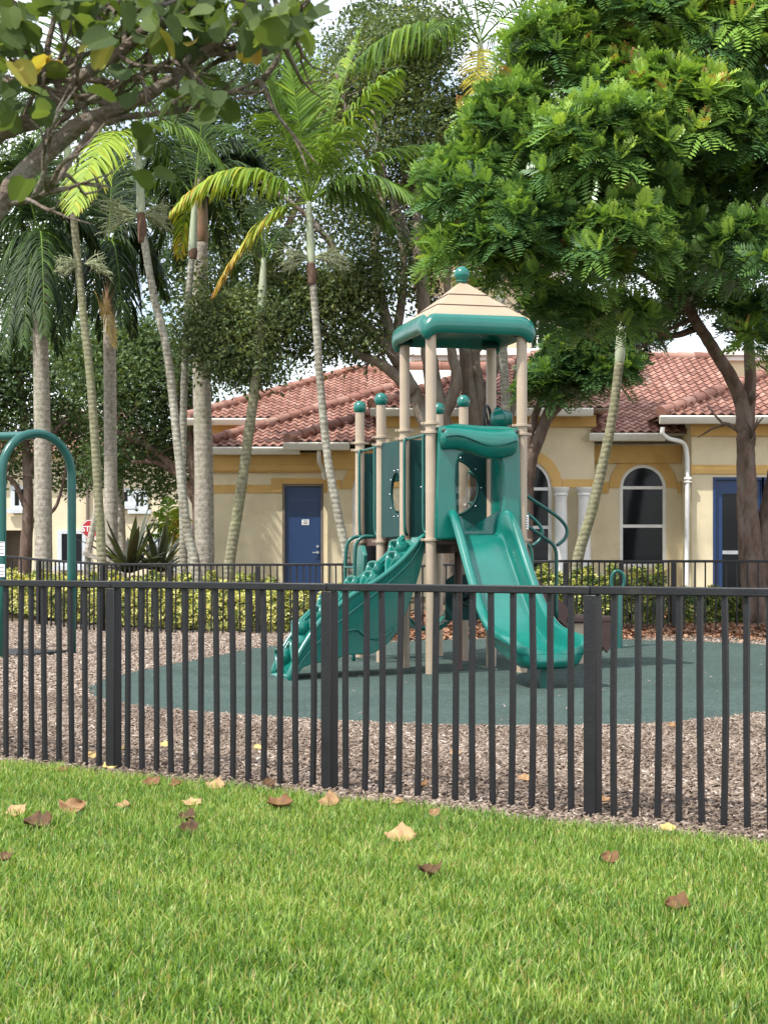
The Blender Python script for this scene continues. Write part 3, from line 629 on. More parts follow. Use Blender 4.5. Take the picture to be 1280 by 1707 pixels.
for px in (935, 974):
    cx_ = xat(px, 37.2); zt = zat(812, 37.2)
    MB().lathe([(.19, .3), (.19, .62), (.165, .66), (.15, .75), (.135, zt - .22), (.14, zt - .2), (.165, zt - .17), (.14, zt - .13), (.15, zt - .1), (.185, zt - .05), (.19, zt - .01), (.19, zt)], (cx_, 37.27, 0), 24).build('column', M['white'], club)
# recessed bay on the right
YR = 38.0; rc = xat(1071, YR); rs = zat(813, YR); rb = zat(945, YR); xr0, xr1 = xm1 + .003, xat(1152, 36.8)
wall(xr0, xr1, .2, 4.0, YR, [arch_loop(rc, .52, rb, rs)])
arch_window(rc, .52, rb, rs, YR, [zat(813, YR), zat(877, YR)], .25)
band(xr0, xr1 - .02, 3.56, 3.95, YR, .08, name='cornice'); band(xr0, rc - .775, zat(822, YR) , zat(803, YR), YR); band(rc + .775, xr1 - .02, zat(822, YR), zat(803, YR), YR)
roof(xat(986, 37.3), 8.4, 37.35, 4.2, 6.55, left_hip=False, right_hip=False, gx0=xat(982, 37.3), gx1=xat(1108, 37.3))
# right block with glazed blue doors
Y2 = 36.8; x20 = xr1; dt2 = zat(800, Y2); e0, e1 = xat(1192, Y2), xat(1192, Y2) + 1.0
wall(x20, 15, .2, 4.4, Y2, [[(e0 - .06, .3), (e1 * 2 - e0 + .07, .3), (e1 * 2 - e0 + .07, dt2 + .06), (e0 - .06, dt2 + .06)]])
MB().bb((x20, Y2 + .223, .2), (x20 + .2, YR - .003, 4.4)).build('wall', M['stucco'], club)
door(e0, e1, zf, dt2, Y2, True); door(e1 + .065, 2 * e1 - e0 + .0, zf, dt2, Y2, True, 'left')
band(x20 - .03, 15, zat(727, Y2), zat(708, Y2), Y2, .10, name='cornice'); band(x20 - .02, 15, zat(790, Y2), zat(775, Y2), Y2)
roof(xat(1102, 36.3), 16, 36.3, 4.5, 6.6)
ds = MB(); a = P(1104, 712, 36.25)
ds.tube(catmull([a, a + V3(.0, .02, -.14), P(1114, 731, 36.4), P(1137, 738, 36.6), P(1144, 755, 36.68), P(1145, 800, 36.68), P(1144, 900, 36.68), P(1144, 985, 36.68)], 5), .05, 10)
ds.box(P(1145, 797, 36.67), (.16, .10, .05)); ds.box(P(1145, 803, 36.67), (.16, .10, .03)); ds.build('downspout', M['white'], club)
# upper storey: white parapet, cream wall, dark windows
xu0, xu1 = xat(690, 44.4), xat(1310, 44.4)
MB().bb((xu0, 44.4, 5.6), (xu1, 44.9, 6.62)).build('wall', M['stucco'], club)
MB().bb((xu0 - .1, 44.25, 6.62), (xu1, 44.9, 6.74)).bb((xu0 - .16, 44.15, 6.743), (xu1, 44.9, 6.93)).build('parapet', M['white'], club, bevel=.02)
uw = [[(xat(px, 46), 7.1), (xat(px + 24, 46), 7.1), (xat(px + 24, 46), 8.6), (xat(px, 46), 8.6)] for px in (720, 786, 884)]
plate('wall', [(xat(700, 46), 6.2), (xat(938, 46), 6.2), (xat(938, 46), 9.2), (xat(700, 46), 9.2)], uw, .2, wallM(46.1), M['stucco'], club)
for q in uw:
    (x0, z0), (x1, _), (_, z1), _ = q
    w = plate('window', [(x0, z0), (x1, z0), (x1, z1), (x0, z1)], [[(x0 + .04, z0 + .04), ((x0 + x1) / 2 - .03, z0 + .04), ((x0 + x1) / 2 - .03, z1 - .04), (x0 + .04, z1 - .04)], [((x0 + x1) / 2 + .03, z0 + .04), (x1 - .04, z0 + .04), (x1 - .04, z1 - .04), ((x0 + x1) / 2 + .03, z1 - .04)]], .08, wallM(46.08), M['white'], club)
    MB().bb((x0 + .02, 46.10, z0 + .02), (x1 - .02, 46.115, z1 - .02)).build('pane', M['glass'], w)
MB().bb((xat(700, 46), 46.203, 6.2), (xat(700, 46) + .2, 51, 9.2)).build('wall', M['stucco'], club); MB().bb((xat(938, 46) - .2, 46.203, 6.2), (xat(938, 46), 51, 9.2)).build('wall', M['stucco'], club)
roof(xat(693, 45.5), xat(945, 45.5), 45.5, 9.2, 9.95, back=True)

# ------------------------------------------------------------------ far house and stop sign
hs = thing('house', 'pale two-storey house with small windows, far behind the royal palms', 'house', (-13, 75, .5))
YH = 75.0
def hrect(px0, py0, px1, py1): return [(xat(px0, YH), zat(py1, YH)), (xat(px1, YH), zat(py1, YH)), (xat(px1, YH), zat(py0, YH)), (xat(px0, YH), zat(py0, YH))]
wins = [hrect(24, 814, 46, 845), hrect(102, 888, 140, 940), hrect(226, 820, 242, 846), hrect(196, 818, 216, 838), hrect(262, 892, 285, 940)]
rec = hrect(8, 884, 36, 952)
plate('wall', [(xat(-70, YH), .2), (xat(297, YH), .2), (xat(297, YH), 6.0), (xat(-70, YH), 6.0)], wins + [rec], .3, wallM(YH + .15), M['house'], hs)
MB().bb((xat(297, YH) - .3, YH + .303, .2), (xat(297, YH), YH + 12, 6.0)).build('wall', M['house'], hs)
MB().bb((xat(-70, YH), YH + .9, .2), (xat(60, YH), YH + 1.0, 3.2)).build('wall', M['darkrec'], hs)
dh = MB().bb((xat(24, YH), YH + .8, .5), (xat(35, YH), YH + .898, 2.75)).build('door', M['darkrec'], hs)
for w in wins:
    (x0, z0), (x1, _), (_, z1), _ = w; xm = (x0 + x1) / 2
    o = plate('window', [(x0 - .14, z0 - .1), (x1 + .14, z0 - .1), (x1 + .14, z1 + .1), (x0 - .14, z1 + .1)], [[(x0 + .05, z0 + .05), (xm - .04, z0 + .05), (xm - .04, z1 - .05), (x0 + .05, z1 - .05)], [(xm + .04, z0 + .05), (x1 - .05, z0 + .05), (x1 - .05, z1 - .05), (xm + .04, z1 - .05)]], .12, wallM(YH - .065), M['bluetrim'], hs)
    MB().bb((x0 - .01, YH + .02, z0 - .01), (x1 + .01, YH + .05, z1 + .01)).build('pane', M['glass'], o)
    MB().bb((x0 - .3, YH - .28, z0 - .28), (x1 + .3, YH - .13, z0 - .105)).build('sill', M['bluetrim'], o)
MB().tube([(xat(147, YH), YH - .1, .3), (xat(147, YH), YH - .1, 6)], .07, 8).build('downspout', M['darkrec'], hs)
hb = MB(); X0h, X1h = xat(-90, YH), xat(312, YH); Y0h, Y1h = YH - .8, YH + 12.8; r_ = 6.8 * .42
hb.add([(X0h, Y0h, 6), (X1h, Y0h, 6), (X1h, Y1h, 6), (X0h, Y1h, 6), (X0h + 6.8, Y0h + 6.8, 6 + r_), (X1h - 6.8, Y0h + 6.8, 6 + r_)], [(3, 2, 1, 0), (0, 1, 5, 4), (1, 2, 5), (2, 3, 4, 5), (3, 0, 4)])
hr = hb.build('roof', M['gutter'], hs, sharp=20); cc = 1 / math.sqrt(1 + .42 ** 2)
tiles('tile_slope', hr, (X0h, Y0h, 6.03), (1, 0, 0), (0, cc, .42 * cc), 0, 6.8, X1h - X0h, X1h - X0h - 6.8, 6.8 / cc)
tiles('tile_slope', hr, (X1h, Y0h, 6.03), (0, 1, 0), (-cc, 0, .42 * cc), 0, 6.8, Y1h - Y0h, Y1h - Y0h - 6.8, 6.8 / cc)

sp = P(152, 882, 66); sg = thing('stop_sign', 'red octagonal stop sign half hidden behind a slim palm trunk', 'road sign', (sp.x, 66, gzf(sp.x, 66)))
octo = lambda r: [(r * math.cos(math.radians(22.5 + 45 * i)), r * math.sin(math.radians(22.5 + 45 * i))) for i in range(8)]
Ms = Matrix.Translation(sp) @ Matrix.Rotation(math.radians(90), 4, 'X')
bd = plate('sign_plate', octo(.40), [], .02, Ms, M['red'], sg)
plate('border', octo(.385), [octo(.355)], .006, Matrix.Translation((0, -.0135, 0)) @ Ms, M['sheet'], bd)
text_into('lettering', 'STOP', .30, Matrix.Translation((0, -.014, 0)) @ Ms, M['sheet'], bd)
MB().box((sp.x, 66.05, (sp.z + .35) / 2 + .15), (.06, .05, sp.z + .3)).build('post', M['steel'], sg)

# ------------------------------------------------------------------ play structure
UA = Vector((.568, 20.39, 0)); th = math.radians(14.77)
U_ = Vector((math.cos(th), math.sin(th), 0)); W_ = Vector((-math.sin(th), math.cos(th), 0)); SU, SV = 1.165, 1.19
def D(a, b, z=0.0): return UA + U_ * a + W_ * b + Vector((0, 0, z))
play = thing('play_structure', 'green and tan play structure with a slide, climbing wall and square peaked roof', 'playground', D(SU / 2, SV, 0))
MD = Matrix(((U_.x, W_.x, 0, 0), (U_.y, W_.y, 0, 0), (0, 0, 1, 0), (0, 0, 0, 1)))
def rot(mb_fn): pass
def frameM(o, x, y):
    """local x, y (and their normal) placed at o"""
    x = Vector(x).normalized(); y = Vector(y).normalized(); z = x.cross(y)
    m_ = Matrix((x, y, z)).transposed().to_4x4(); m_.translation = Vector(o); return m_
DK = 1.69
def clamp(b, a, bb, z, post):
    b.lathe([(.064, -.016), (.088, -.016), (.088, .016), (.064, .016)], D(a, bb, z), 18)
    for s in (-1, 1): b.box(D(a + s * .1, bb, z), (.05, .022, .03), M=MD.to_3x3())
posts = [(0, 0, 1), (SU, 0, 1), (0, SV, 1), (SU, SV, 1), (0, 2 * SV, 0), (SU, 2 * SV, 0), (0, 3 * SV, 0), (SU, 3 * SV, 0)]
for a, b, tall in posts:
    zt = 4.2 if tall else 3.49
    p = MB().lathe([(.065, -.05), (.065, zt)], D(a, b), 24).build('post', M['tan'], play, sharp=60)
    
    for zc_ in (3.05, 2.945, DK - .05):
        c = MB(); clamp(c, a, b, zc_, p); c.build('clamp', M['tan'], p, bevel=.003)
    if not tall:
        MB().lathe([(.0, -.0), (.055, .0), (.083, .035), (.092, .085), (.083, .13), (.05, .17), (.0, .182)], D(a, b, zt - .02), 24).build('cap_ball', M['teal'], p, sharp=180)
    else:
        MB().lathe([(.10, -.03), (.12, 0), (.10, .05)], D(a, b, 4.17), 18).build('socket', M['tealdark'], p)
stk = MB().box(D(SU + .045, -.049, 1.86), (.05, .004, .17), M=MD.to_3x3()).build('sticker', M['sheet'], play)
k_ = MB()
for q in range(5): k_.box(D(SU + .045, -.0525, 1.80 + q * .03), (.034, .003, .014), M=MD.to_3x3())
k_.build('sticker_print', M['ink'], stk)

# roof
def sq(k, z, wave=0.0, n=64, e=9.0):
    r = []
    for i in range(n):
        f = 2 * math.pi * i / n; c, s = math.cos(f), math.sin(f)
        x = math.copysign(abs(c) ** (2 / e), c); y = math.copysign(abs(s) ** (2 / e), s)
        r.append(D(SU / 2 + x * k * SU / 2, SV / 2 + y * k * SV / 2, z + wave * math.cos(4 * f) + wave * .5 * math.cos(8 * f) * 0))
    return r
def tier(k0, z0, k1, z1): return [sq(k0, z0, e=26), sq(k1, z1, e=26 if k1 < 1.1 else 20), sq(k1 + .002, z1 - .016, e=26), sq(k1 - .03, z1 - .017, e=26)]
def zk(k): return 4.87 - (k - .07) * .478
rf = MB(); ks = [.07, .43, .77, 1.15]
rings = [sq(.02, 4.89, e=26)]
for i in range(3):
    a_, b_ = ks[i], ks[i + 1]; rings += [sq(a_ + .004, zk(a_) - (.012 if i else 0), e=30), sq(b_, zk(b_), .022 if i == 2 else 0, e=30)]
    if i < 2: rings += [sq(b_ + .006, zk(b_) - .016, e=30), sq(b_ - .012, zk(b_) - .013, e=30)]
rf.loft(rings); rfo = rf.build('roof', M['tanroof'], play, sharp=20)
for k_s in ks[1:3]: MB().tube(sq(k_s + .008, zk(k_s) - .008, e=30), .007, 6, closed=True).build('roof_seam', M['brown'], rfo)
ev = MB(); w_ = .042
ev.loft([sq(1.10, zk(1.13) + .0, .022, e=30), sq(1.155, zk(1.15) + .004, .022, e=24), sq(1.20, 4.335, .024, e=16), sq(1.262, 4.285, w_, e=13), sq(1.285, 4.22, w_, e=12), sq(1.272, 4.155, w_, e=12), sq(1.235, 4.112, w_, e=13), sq(1.18, 4.098, w_, e=14),
         sq(1.13, 4.115, w_, e=16), sq(1.08, 4.17, w_, e=18), sq(.96, 4.24, .02, e=20), sq(.5, 4.32, 0, e=20), sq(.05, 4.40)])
ev.build('eave', M['teal'], rfo, sharp=60)
MB().sphere(D(SU / 2, SV / 2, 4.985), .098, 24).lathe([(.05, 0), (.075, .03), (.05, .07)], D(SU / 2, SV / 2, 4.865), 20).build('finial_ball', M['teal'], rfo, sharp=60)

# decks
dk = MB()
for j in range(3):
    dk.box(D(SU / 2, SV * (j + .5), DK - .055), (SU - .14, SV - .006, .105), M=MD.to_3x3())
dk.build('deck', M['brown'], play, bevel=.012)
ug = MB()
for a in (.30, .86): ug.box(D(a, SV * 1.5, DK - .16), (.05, SV * 2.9, .10), M=MD.to_3x3())
ug.build('deck_joist', M['brown'], play)
MB().lathe([(.05, -.05), (.05, DK - .2)], D(.52, .55), 14).build('deck_support', M['brown'], play)

# slide
prof = [(-.16, DK + .012), (0, DK + .010), (.10, DK - .015), (.22, DK - .09), (.42, DK - .27), (.75, DK - .60), (1.10, DK - .93), (1.42, DK - 1.14), (1.72, DK - 1.245), (2.05, DK - 1.285), (2.30, DK - 1.295), (2.50, DK - 1.30), (2.60, DK - 1.315)]
hts = [.30, .31, .31, .29, .26, .24, .235, .23, .22, .205, .19, .16, .10]
wid = [.31, .32, .335, .345, .345, .35, .355, .365, .375, .39, .40, .385, .34]
dep = [.05, .05, .05, .055, .06, .06, .06, .07, .085, .12, .165, .17, .12]
rings = []; cs_ = .60
pc = [Vector((t, z, 0)) for t, z in prof]
def dense(v, n=4): return [q.x for q in catmull([Vector((x, 0, 0)) for x in v], n)]
pd = catmull(pc, 4); hd, wd_, dd = dense(hts), dense(wid), dense(dep)
for i, q in enumerate(pd):
    tn = (pd[min(i + 1, len(pd) - 1)] - pd[max(i - 1, 0)]).normalized(); nrm = Vector((-tn.y, tn.x, 0))
    if nrm.y < 0: nrm = -nrm
    nrm = (nrm + Vector((0, 1.0, 0))).normalized()
    h, w, dp = hd[i], wd_[i], dd[i]
    half = [(0, 0.0), (w * .5, 0), (w - .13, .0), (w - .095, .001), (w - .085, .006), (w - .062, .03), (w - .05, h * .45), (w - .042, h - .045), (w - .02, h - .008), (w + .018, h + .012), (w + .058, h - .002), (w + .08, h - .035), (w + .078, h - .075), (w + .05, h - .095), (w + .022, h - .12), (w + .012, h * .35), (w - .02, -dp * .5), (w - .07, -dp), (0, -dp * 1.05)]
    loop = half + [(-s, y) for s, y in half[-2:0:-1]]
    rings.append([D(cs_ + s, -q.x - nrm.x * -y * 1.0 * 0, 0) + W_ * (-(nrm.x * y)) + Vector((0, 0, q.y + nrm.y * y)) for s, y in loop])
sl = MB(); sl.loft(rings); slo = sl.build('slide', M['teal'], play, sub=1, sharp=180)
MB().lathe([(.058, -.05), (.058, .26)], D(cs_, -2.36), 18).lathe([(.13, .255), (.13, .275)], D(cs_, -2.36), 18).build('slide_leg', M['tealpost'], slo)
# hood over the slide
hd_o = [(.06, DK - .02), (.30, DK - .02), (.275, 2.05), (.262, 2.35), (.275, 2.55), (.32, 2.68), (.42, 2.74), (.75, 2.74), (.87, 2.68), (.915, 2.55), (.93, 2.30), (.925, 2.05), (.90, DK - .02), (1.11, DK - .02), (1.10, 2.2), (1.085, 2.7), (1.07, 2.98), (.9, 3.0), (.6, 3.0), (.3, 3.02), (.10, 2.98), (.09, 2.6), (.075, 2.2)]
hood = plate('slide_hood', hd_o, [], .07, frameM(D(0, -.015, 0), U_, (0, 0, 1)), M['teal'], play, .032)
bo = MB(); rr = []
for i in range(29):
    t = i / 28; a = .075 + t * 1.0; endk = min(1, math.sin(math.pi * min(max(t, .0), 1)) * 6 + .12) ** .5
    zc = 2.86 + .030 * math.sin(t * 2 * math.pi + .5) - .02 * t; R = (.155 + .02 * math.sin(t * 2 * math.pi + 3.6)) * endk
    rr.append([D(a, -.10 + math.cos(f) * R * .92, zc + math.sin(f) * R * (1.0 if math.sin(f) > 0 else 1.12)) for f in [2 * math.pi * k / 20 for k in range(20)]])
bo.loft(rr).build('hood_roll', M['teal'], hood, sharp=70)
sm = MB(); sm.tube([D(.12 + t * .9, -.247 , 2.845 + .05 * math.sin(t * 2 * math.pi + .6) - .03 * t) for t in np.linspace(0, 1, 24)], .011, 8); sm.build('hood_seam', M['tealdark'], hood)
for a in (.1, 1.05):
    MB().cyl(D(a, -.02, 2.945), D(0 if a < .5 else SU, -.02, 2.945), .022).build('bracket', M['tan'], hood)
    MB().sphere(D(a + (.02 if a < .5 else -.02), -.17, 2.95), .035, 10).build('bolt', M['rubber'], hood)

# barrier panels
def circ(cx, cz, r, n=40): return [(cx + r * math.cos(2 * math.pi * i / n), cz + r * math.sin(2 * math.pi * i / n)) for i in range(n)]
def panel(o, x, length, z0, z1, slope=0.0, hole=None, bub=False, mat='tealdark', th=.022, name='panel'):
    top = [(length - .075, z1 - slope), (.075, z1)]
    p = plate(name, [(.075, z0), (length - .075, z0)] + top, [circ(*hole)] if hole else [], th, frameM(o, x, (0, 0, 1)), M[mat], play, .004)
    nrm = Vector(x).normalized().cross(Vector((0, 0, 1)))
    if hole:
        cx_, cz_, r = hole; b = MB()
        for k in range(10):
            q = Vector(o) + Vector(x).normalized() * (cx_ + (r + .045) * math.cos(2 * math.pi * k / 10)) + Vector((0, 0, cz_ + (r + .045) * math.sin(2 * math.pi * k / 10)))
            for s in (-1, 1): b.sphere(q + nrm * s * (th / 2 + .004), .011, 8)
        b.build('bolts', M['steel'], p)
        if bub:
            rg = []
            for k in range(8):
                f = (k / 7) * math.pi / 2 * .96; rg.append([Vector(o) + Vector(x).normalized() * (cx_ + (r + .005) * math.cos(f) * math.cos(2 * math.pi * j / 36)) + Vector((0, 0, cz_ + (r + .005) * math.cos(f) * math.sin(2 * math.pi * j / 36))) - nrm * (-(r * .55) * math.sin(f)) * -1 for j in range(36)])
            MB().loft(rg, cap=False).build('bubble_window', M['bubble'], p, sharp=180)
        MB().tube([Vector(o) + Vector(x).normalized() * q[0] + Vector((0, 0, q[1])) - nrm * .0 for q in circ(cx_, cz_, r + .012)], .02, 8, closed=True).build('window_ring', M['tealdark'], p)
    return p
panel(D(0, SV, 0), U_, SU, DK + .01, 2.93, 0, (.62, 2.33, .36), True)
panel(D(0, SV, 0), W_, SV, DK + .01, 2.93, -.03, (.36, 2.26, .27), False)
panel(D(SU, SV * 2, 0), W_, SV, DK + .01, 2.90)
panel(D(0, SV * 3, 0), U_, SU, DK + .01, 2.90, 0, (.58, 2.3, .22))
# uprights beside the two open sides
def upright(a, b0, b1, name='grab_bar'):
    for b in (b0, b1):
        s = 1 if b == b0 else -1
        MB().tube(catmull([D(a, b - s * .1, 2.93), D(a - .03, b - s * .03, 2.93), D(a - .05, b, 2.86), D(a - .05, b, 2.4), D(a - .05, b, 1.95), D(a - .04, b - s * .0, 1.76), D(a, b - s * .06, 1.71)], 6), .021, 10).build(name, M['tealpost'], play, sharp=180)
upright(0, .15, SV - .17); upright(0, 2 * SV + .15, 3 * SV - .17)
MB().tube([D(0, .1, 2.93), D(0, SV - .1, 2.93)], .02, 10).build('top_bar', M['tealpost'], play); MB().tube([D(0, 2 * SV + .1, 2.93), D(0, 3 * SV - .1, 2.93)], .02, 10).build('top_bar', M['tealpost'], play)
# right side of the roofed deck: solid side screen with a wheel and a spyglass above it
panel(D(SU, 0, 0), W_, SV, DK + .01, 2.86, 0, None, False, 'teal', .05, 'side_screen')
wc_ = D(SU - .20, SV * .62, 3.17)
whl = MB().tube([wc_ + (U_ * .25 + W_ * .97).normalized().cross(Vector((0, 0, 1))).normalized() * math.cos(f) * .17 + Vector((0, 0, math.sin(f) * .17)) for f in np.linspace(0, 2 * math.pi, 33)[:-1]], .02, 8, closed=True)
WX = (U_ * .55 + W_ * .83); whl = MB().tube([wc_ + WX * math.cos(f) * .17 + Vector((0, 0, math.sin(f) * .18)) for f in np.linspace(0, 2 * math.pi, 33)[:-1]], .02, 8, closed=True)
for f in (0, 2.1, 4.2): whl.tube([wc_, wc_ + WX * math.cos(f) * .17 + Vector((0, 0, math.sin(f) * .18))], .012, 6)
whl.tube([wc_, D(SU - .06, SV * .62, 2.84)], .02, 8)
whl.build('pilot_wheel', M['rubber'], play, sharp=180)
tcn = D(SU - .08, SV * .42, 3.17); tl = MB(); ax_ = (U_ * .8 - W_ * .3 + Vector((0, 0, .05))).normalized()
tl.tube([tcn - ax_ * .15, tcn - ax_ * .14, tcn - ax_ * .10, tcn - ax_ * .02, tcn + ax_ * .05, tcn + ax_ * .08, tcn + ax_ * .12, tcn + ax_ * .125], [.04, .08, .105, .12, .105, .085, .08, .05], 18)
tl.sphere(tcn - ax_ * .06 + Vector((0, 0, .10)), .055, 12); tl.tube([tcn, D(SU - .01, SV * .42, 2.83)], .05, 12); tl.build('spyglass', M['teal'], play, sharp=50)

# climbing wall
Ft = Vector((.474, 20.51, 0)); Fb = Vector((-1.0, 19.35, 0)); AC = Vector((-.24, .91, 0))
def onplane(px, py, back=0.0):
    q = (px - CX) / F; o = Ft + AC * back; d = Fb - Ft; w = (o.x - q * o.y) / (q * d.y - d.x); p = o + d * w
    p.z = CH + (HY - py) * p.y / F; return p
rim_px = [(707, 893), (699, 899), (688, 914), (665, 938), (630, 966), (591, 989), (562, 1011), (534, 1035), (515, 1062), (497, 1092), (483, 1124), (486, 1137)]
low_px = [(505, 1113), (523, 1106), (545, 1104), (562, 1099), (580, 1092), (617, 1090), (639, 1079), (659, 1059), (672, 1033), (687, 994), (702, 946), (709, 908)]
rim = catmull([onplane(*p) for p in rim_px], 5); low = catmull([onplane(*p) for p in low_px], 4)
outl = rim + low; ACn = AC.normalized()
wl_ = MB()
for off in (0.0, AC.length - .06):
    wl_.loft([[p + ACn * off for p in outl], [p + ACn * (off + .06) for p in outl]])
clb = wl_.build('climbing_wall', M['teal'], play, bevel=.012, sharp=35)
sf = MB(); rows = []; nr = len(rim)
dn = [(rim[min(i + 1, nr - 1)] - rim[max(i - 1, 0)]).normalized() for i in range(nr)]
nv = [ACn.cross(d).normalized() for d in dn]; nv = [n if n.z > 0 else -n for n in nv]
for i, p in enumerate(rim):
    s = i / (nr - 1)
    rows.append([p + ACn * (AC.length * (.03 + .94 * j / 14)) - nv[i] * (.045 - .05 * max(0, math.sin(2 * math.pi * (5.5 * s + (.5 if j > 7 else 0)))) ) for j in range(15)])
sf.loft(rows, cap=False, closed=False); sf.build('climbing_surface', M['teal'], clb, sharp=180)
for off in (-.008, AC.length + .008):
    MB().tube([p + ACn * off + nv[i] * .0 for i, p in enumerate(rim)], .032, 8).build('rim', M['teal'], clb, sharp=180)
fl = catmull([onplane(*p) for p in [(704, 901), (697, 915), (681, 939), (646, 972), (611, 1000), (565, 1036), (535, 1065), (505, 1099), (494, 1120)]], 5)
MB().tube([p - ACn * .012 for p in fl], .014, 8).build('moulded_edge', M['teal'], clb, sharp=180)
MB().tube([p - ACn * .008 for p in catmull([onplane(*q) for q in [(578, 1052), (595, 1050), (612, 1062), (635, 1064), (655, 1048)]], 6)], .016, 8).build('moulded_edge', M['teal'], clb, sharp=180)
cum = [0]
for i in range(1, nr): cum.append(cum[-1] + (rim[i] - rim[i - 1]).length)
def along(s):
    i = min(range(nr), key=lambda k: abs(cum[k] - s * cum[-1])); return rim[i], dn[i], nv[i]
for kx in range(11):
    s = .10 + .082 * kx; col_ = .27 if kx % 2 else .70; p, d, n = along(s); c = p + ACn * AC.length * col_ - n * .02
    up = (-d + n * .55).normalized(); sd = ACn; fz = (n - up * n.dot(up)).normalized(); c = c + n * .01
    lp_ = [(q_.x, q_.y) for q_ in catmull([Vector(v + (0,)) for v in ((-.19, .05), (-.17, .12), (-.05, .135), (.07, .13), (.18, .11), (.185, .03), (.07, -.11), (0, -.16), (-.07, -.12), (-.19, .05))], 3)[:-1]]
    def rg(k, o, y0=0): return [c + sd * x * k + up * (y * k + y0) + fz * o for x, y in lp_]
    MB().loft([rg(1.25, -.08, -.02), rg(1.14, .02, -.01), rg(1.10, .06), rg(1.03, .078), rg(.90, .074), rg(.82, .055), rg(.72, -.02, -.02), rg(.5, -.06, -.03), rg(.1, -.065, -.03)]).build('climbing_hold', M['teal'], clb, sharp=180)
for fo in (-.02, AC.length + .02): MB().box(onplane(487, 1129) + ACn * fo, (.05, .05, .16)).build('anchor_foot', M['tealpost'], clb, bevel=.005)
MB().sphere(onplane(489, 1122) - ACn * .01, .022, 10).sphere(onplane(701, 899) - ACn * .01, .022, 10).build('bolts', M['steel'], clb)

# arched ladder on the far left side
ld = MB()
for b in (2 * SV + .30, 3 * SV - .35):
    ld.tube(catmull([D(-.02, b, DK + .02), D(-.16, b, DK + .02), D(-.26, b, DK - .06), D(-.29, b, DK - .25), D(-.30, b, .9), D(-.31, b, -.05)], 6), .025, 10)
ldo = ld.build('ladder', M['tealpost'], play, sharp=180)
for z in (.30, .63, .96, 1.29): MB().cyl(D(-.30, 2 * SV + .30, z), D(-.30, 3 * SV - .35, z), .018).build('rung', M['tealpost'], ldo)
pp = plate('ladder_panel', [(.05, .85), (.55, .85), (.55, 1.45), (.42, 1.58), (.18, 1.58), (.05, 1.45)], [], .04, frameM(D(-.12, 2 * SV + .34, 0), W_, (0, 0, 1)), M['teal'], play, .01)
# ground level: curved seat panel and steering wheel under the deck
st_ = MB(); rg_ = []
for i in range(15):
    f = math.pi * (i / 14) ; c = D(.20 + .30 * math.cos(f + math.pi) + .18, SV + .25, .98 + .0)
    rg_.append([D(.38 - .36 * math.cos(f), SV + .1 + y, .86 - .40 * math.sin(f) + zz) for y, zz in ((0, 0), (.42, 0), (.44, .03), (.42, .06), (0, .06), (-.02, .03))])
st_.loft(rg_).build('bucket_seat', M['teal'], play, bevel=.01)
MB().tube(catmull([D(.02, SV + .3, .86), D(0, SV + .02, .86)], 3), .02, 8).build('seat_bracket', M['tealpost'], play)
MB().tube([D(.74, SV + .3, .86), D(SU, SV + .02, .86)], .02, 8).build('seat_bracket', M['tealpost'], play)
sw = MB(); c = D(.80, SV - .22, .93); X1 = (U_ * .95 - W_ * .1).normalized()
sw.tube([c + X1 * math.cos(f) * .135 + (Vector((0, 0, 1)) * .95 + W_ * .3) * math.sin(f) * .135 for f in np.linspace(0, 2 * math.pi, 29)[:-1]], .017, 8, closed=True)
for f in (.5, 2.6, 4.7): sw.tube([c, c + X1 * math.cos(f) * .135 + (Vector((0, 0, 1)) * .95 + W_ * .3) * math.sin(f) * .135], .014, 6)
sw.sphere(c, .035, 10); sw.tube([c, D(.80, SV - .04, .88)], .022, 8); sw.build('steering_wheel', M['rubber'], play, sharp=180)
dp_ = plate('drive_panel', [(.55, .62), (1.09, .62), (1.09, 1.12), (.98, 1.2), (.66, 1.2), (.55, 1.12)], [], .025, frameM(D(0, SV, 0), U_, (0, 0, 1)), M['tealdark'], play, .005)

# stairs on the right, with loop handrails and a low transfer platform
b0, b1 = SV + .16, 2 * SV - .14
sx = MB()
nst = 4
for i in range(nst):
    t = (i + 1) / (nst + 1); a = SU + .06 + t * 1.02; z = DK - t * (DK - .64)
    sx.box(D(a, (b0 + b1) / 2, z - .02), (.25, b1 - b0, .04), M=MD.to_3x3())
so = sx.build('step', M['brown'], play, bevel=.008)
sg_ = MB()
for b in (b0 - .0, b1): sg_.bar(D(SU + .05, b, DK - .12), D(SU + 1.2, b, .55), .03, .2)
sg_.build('stringer', M['brown'], so)
for b in (b0 - .03, b1 + .03):
    hb_ = MB().tube(catmull([D(SU + .04, b, 2.60), D(1.45, b, 2.41), D(1.71, b, 2.23), D(2.00, b, 2.05), D(2.14, b, 1.955), D(2.24, b, 1.85), D(2.265, b, 1.76), D(2.22, b, 1.66), D(2.12, b, 1.585)], 6), .024, 12)
    hb_.tube(catmull([D(SU + .04, b, 2.18), D(1.45, b, 2.00), D(1.71, b, 1.84), D(1.95, b, 1.68), D(2.06, b, 1.60), D(2.11, b, 1.50), D(2.115, b, 1.3), D(2.115, b, .62)], 6), .024, 12)
    hb_.build('handrail', M['tealpost'], play, sharp=180)
tp = MB().box(D(2.60, 1.80, .60), (.68, .95, .085), M=MD.to_3x3()).build('transfer_platform', M['brown'], play, bevel=.02)
MB().box(D(2.47, 1.42, .26), (.30, .06, .59), M=MD.to_3x3()).build('platform_leg', M['tan'], tp, bevel=.01); MB().box(D(2.47, 2.2, .26), (.30, .06, .59), M=MD.to_3x3()).build('platform_leg', M['tan'], tp, bevel=.01)
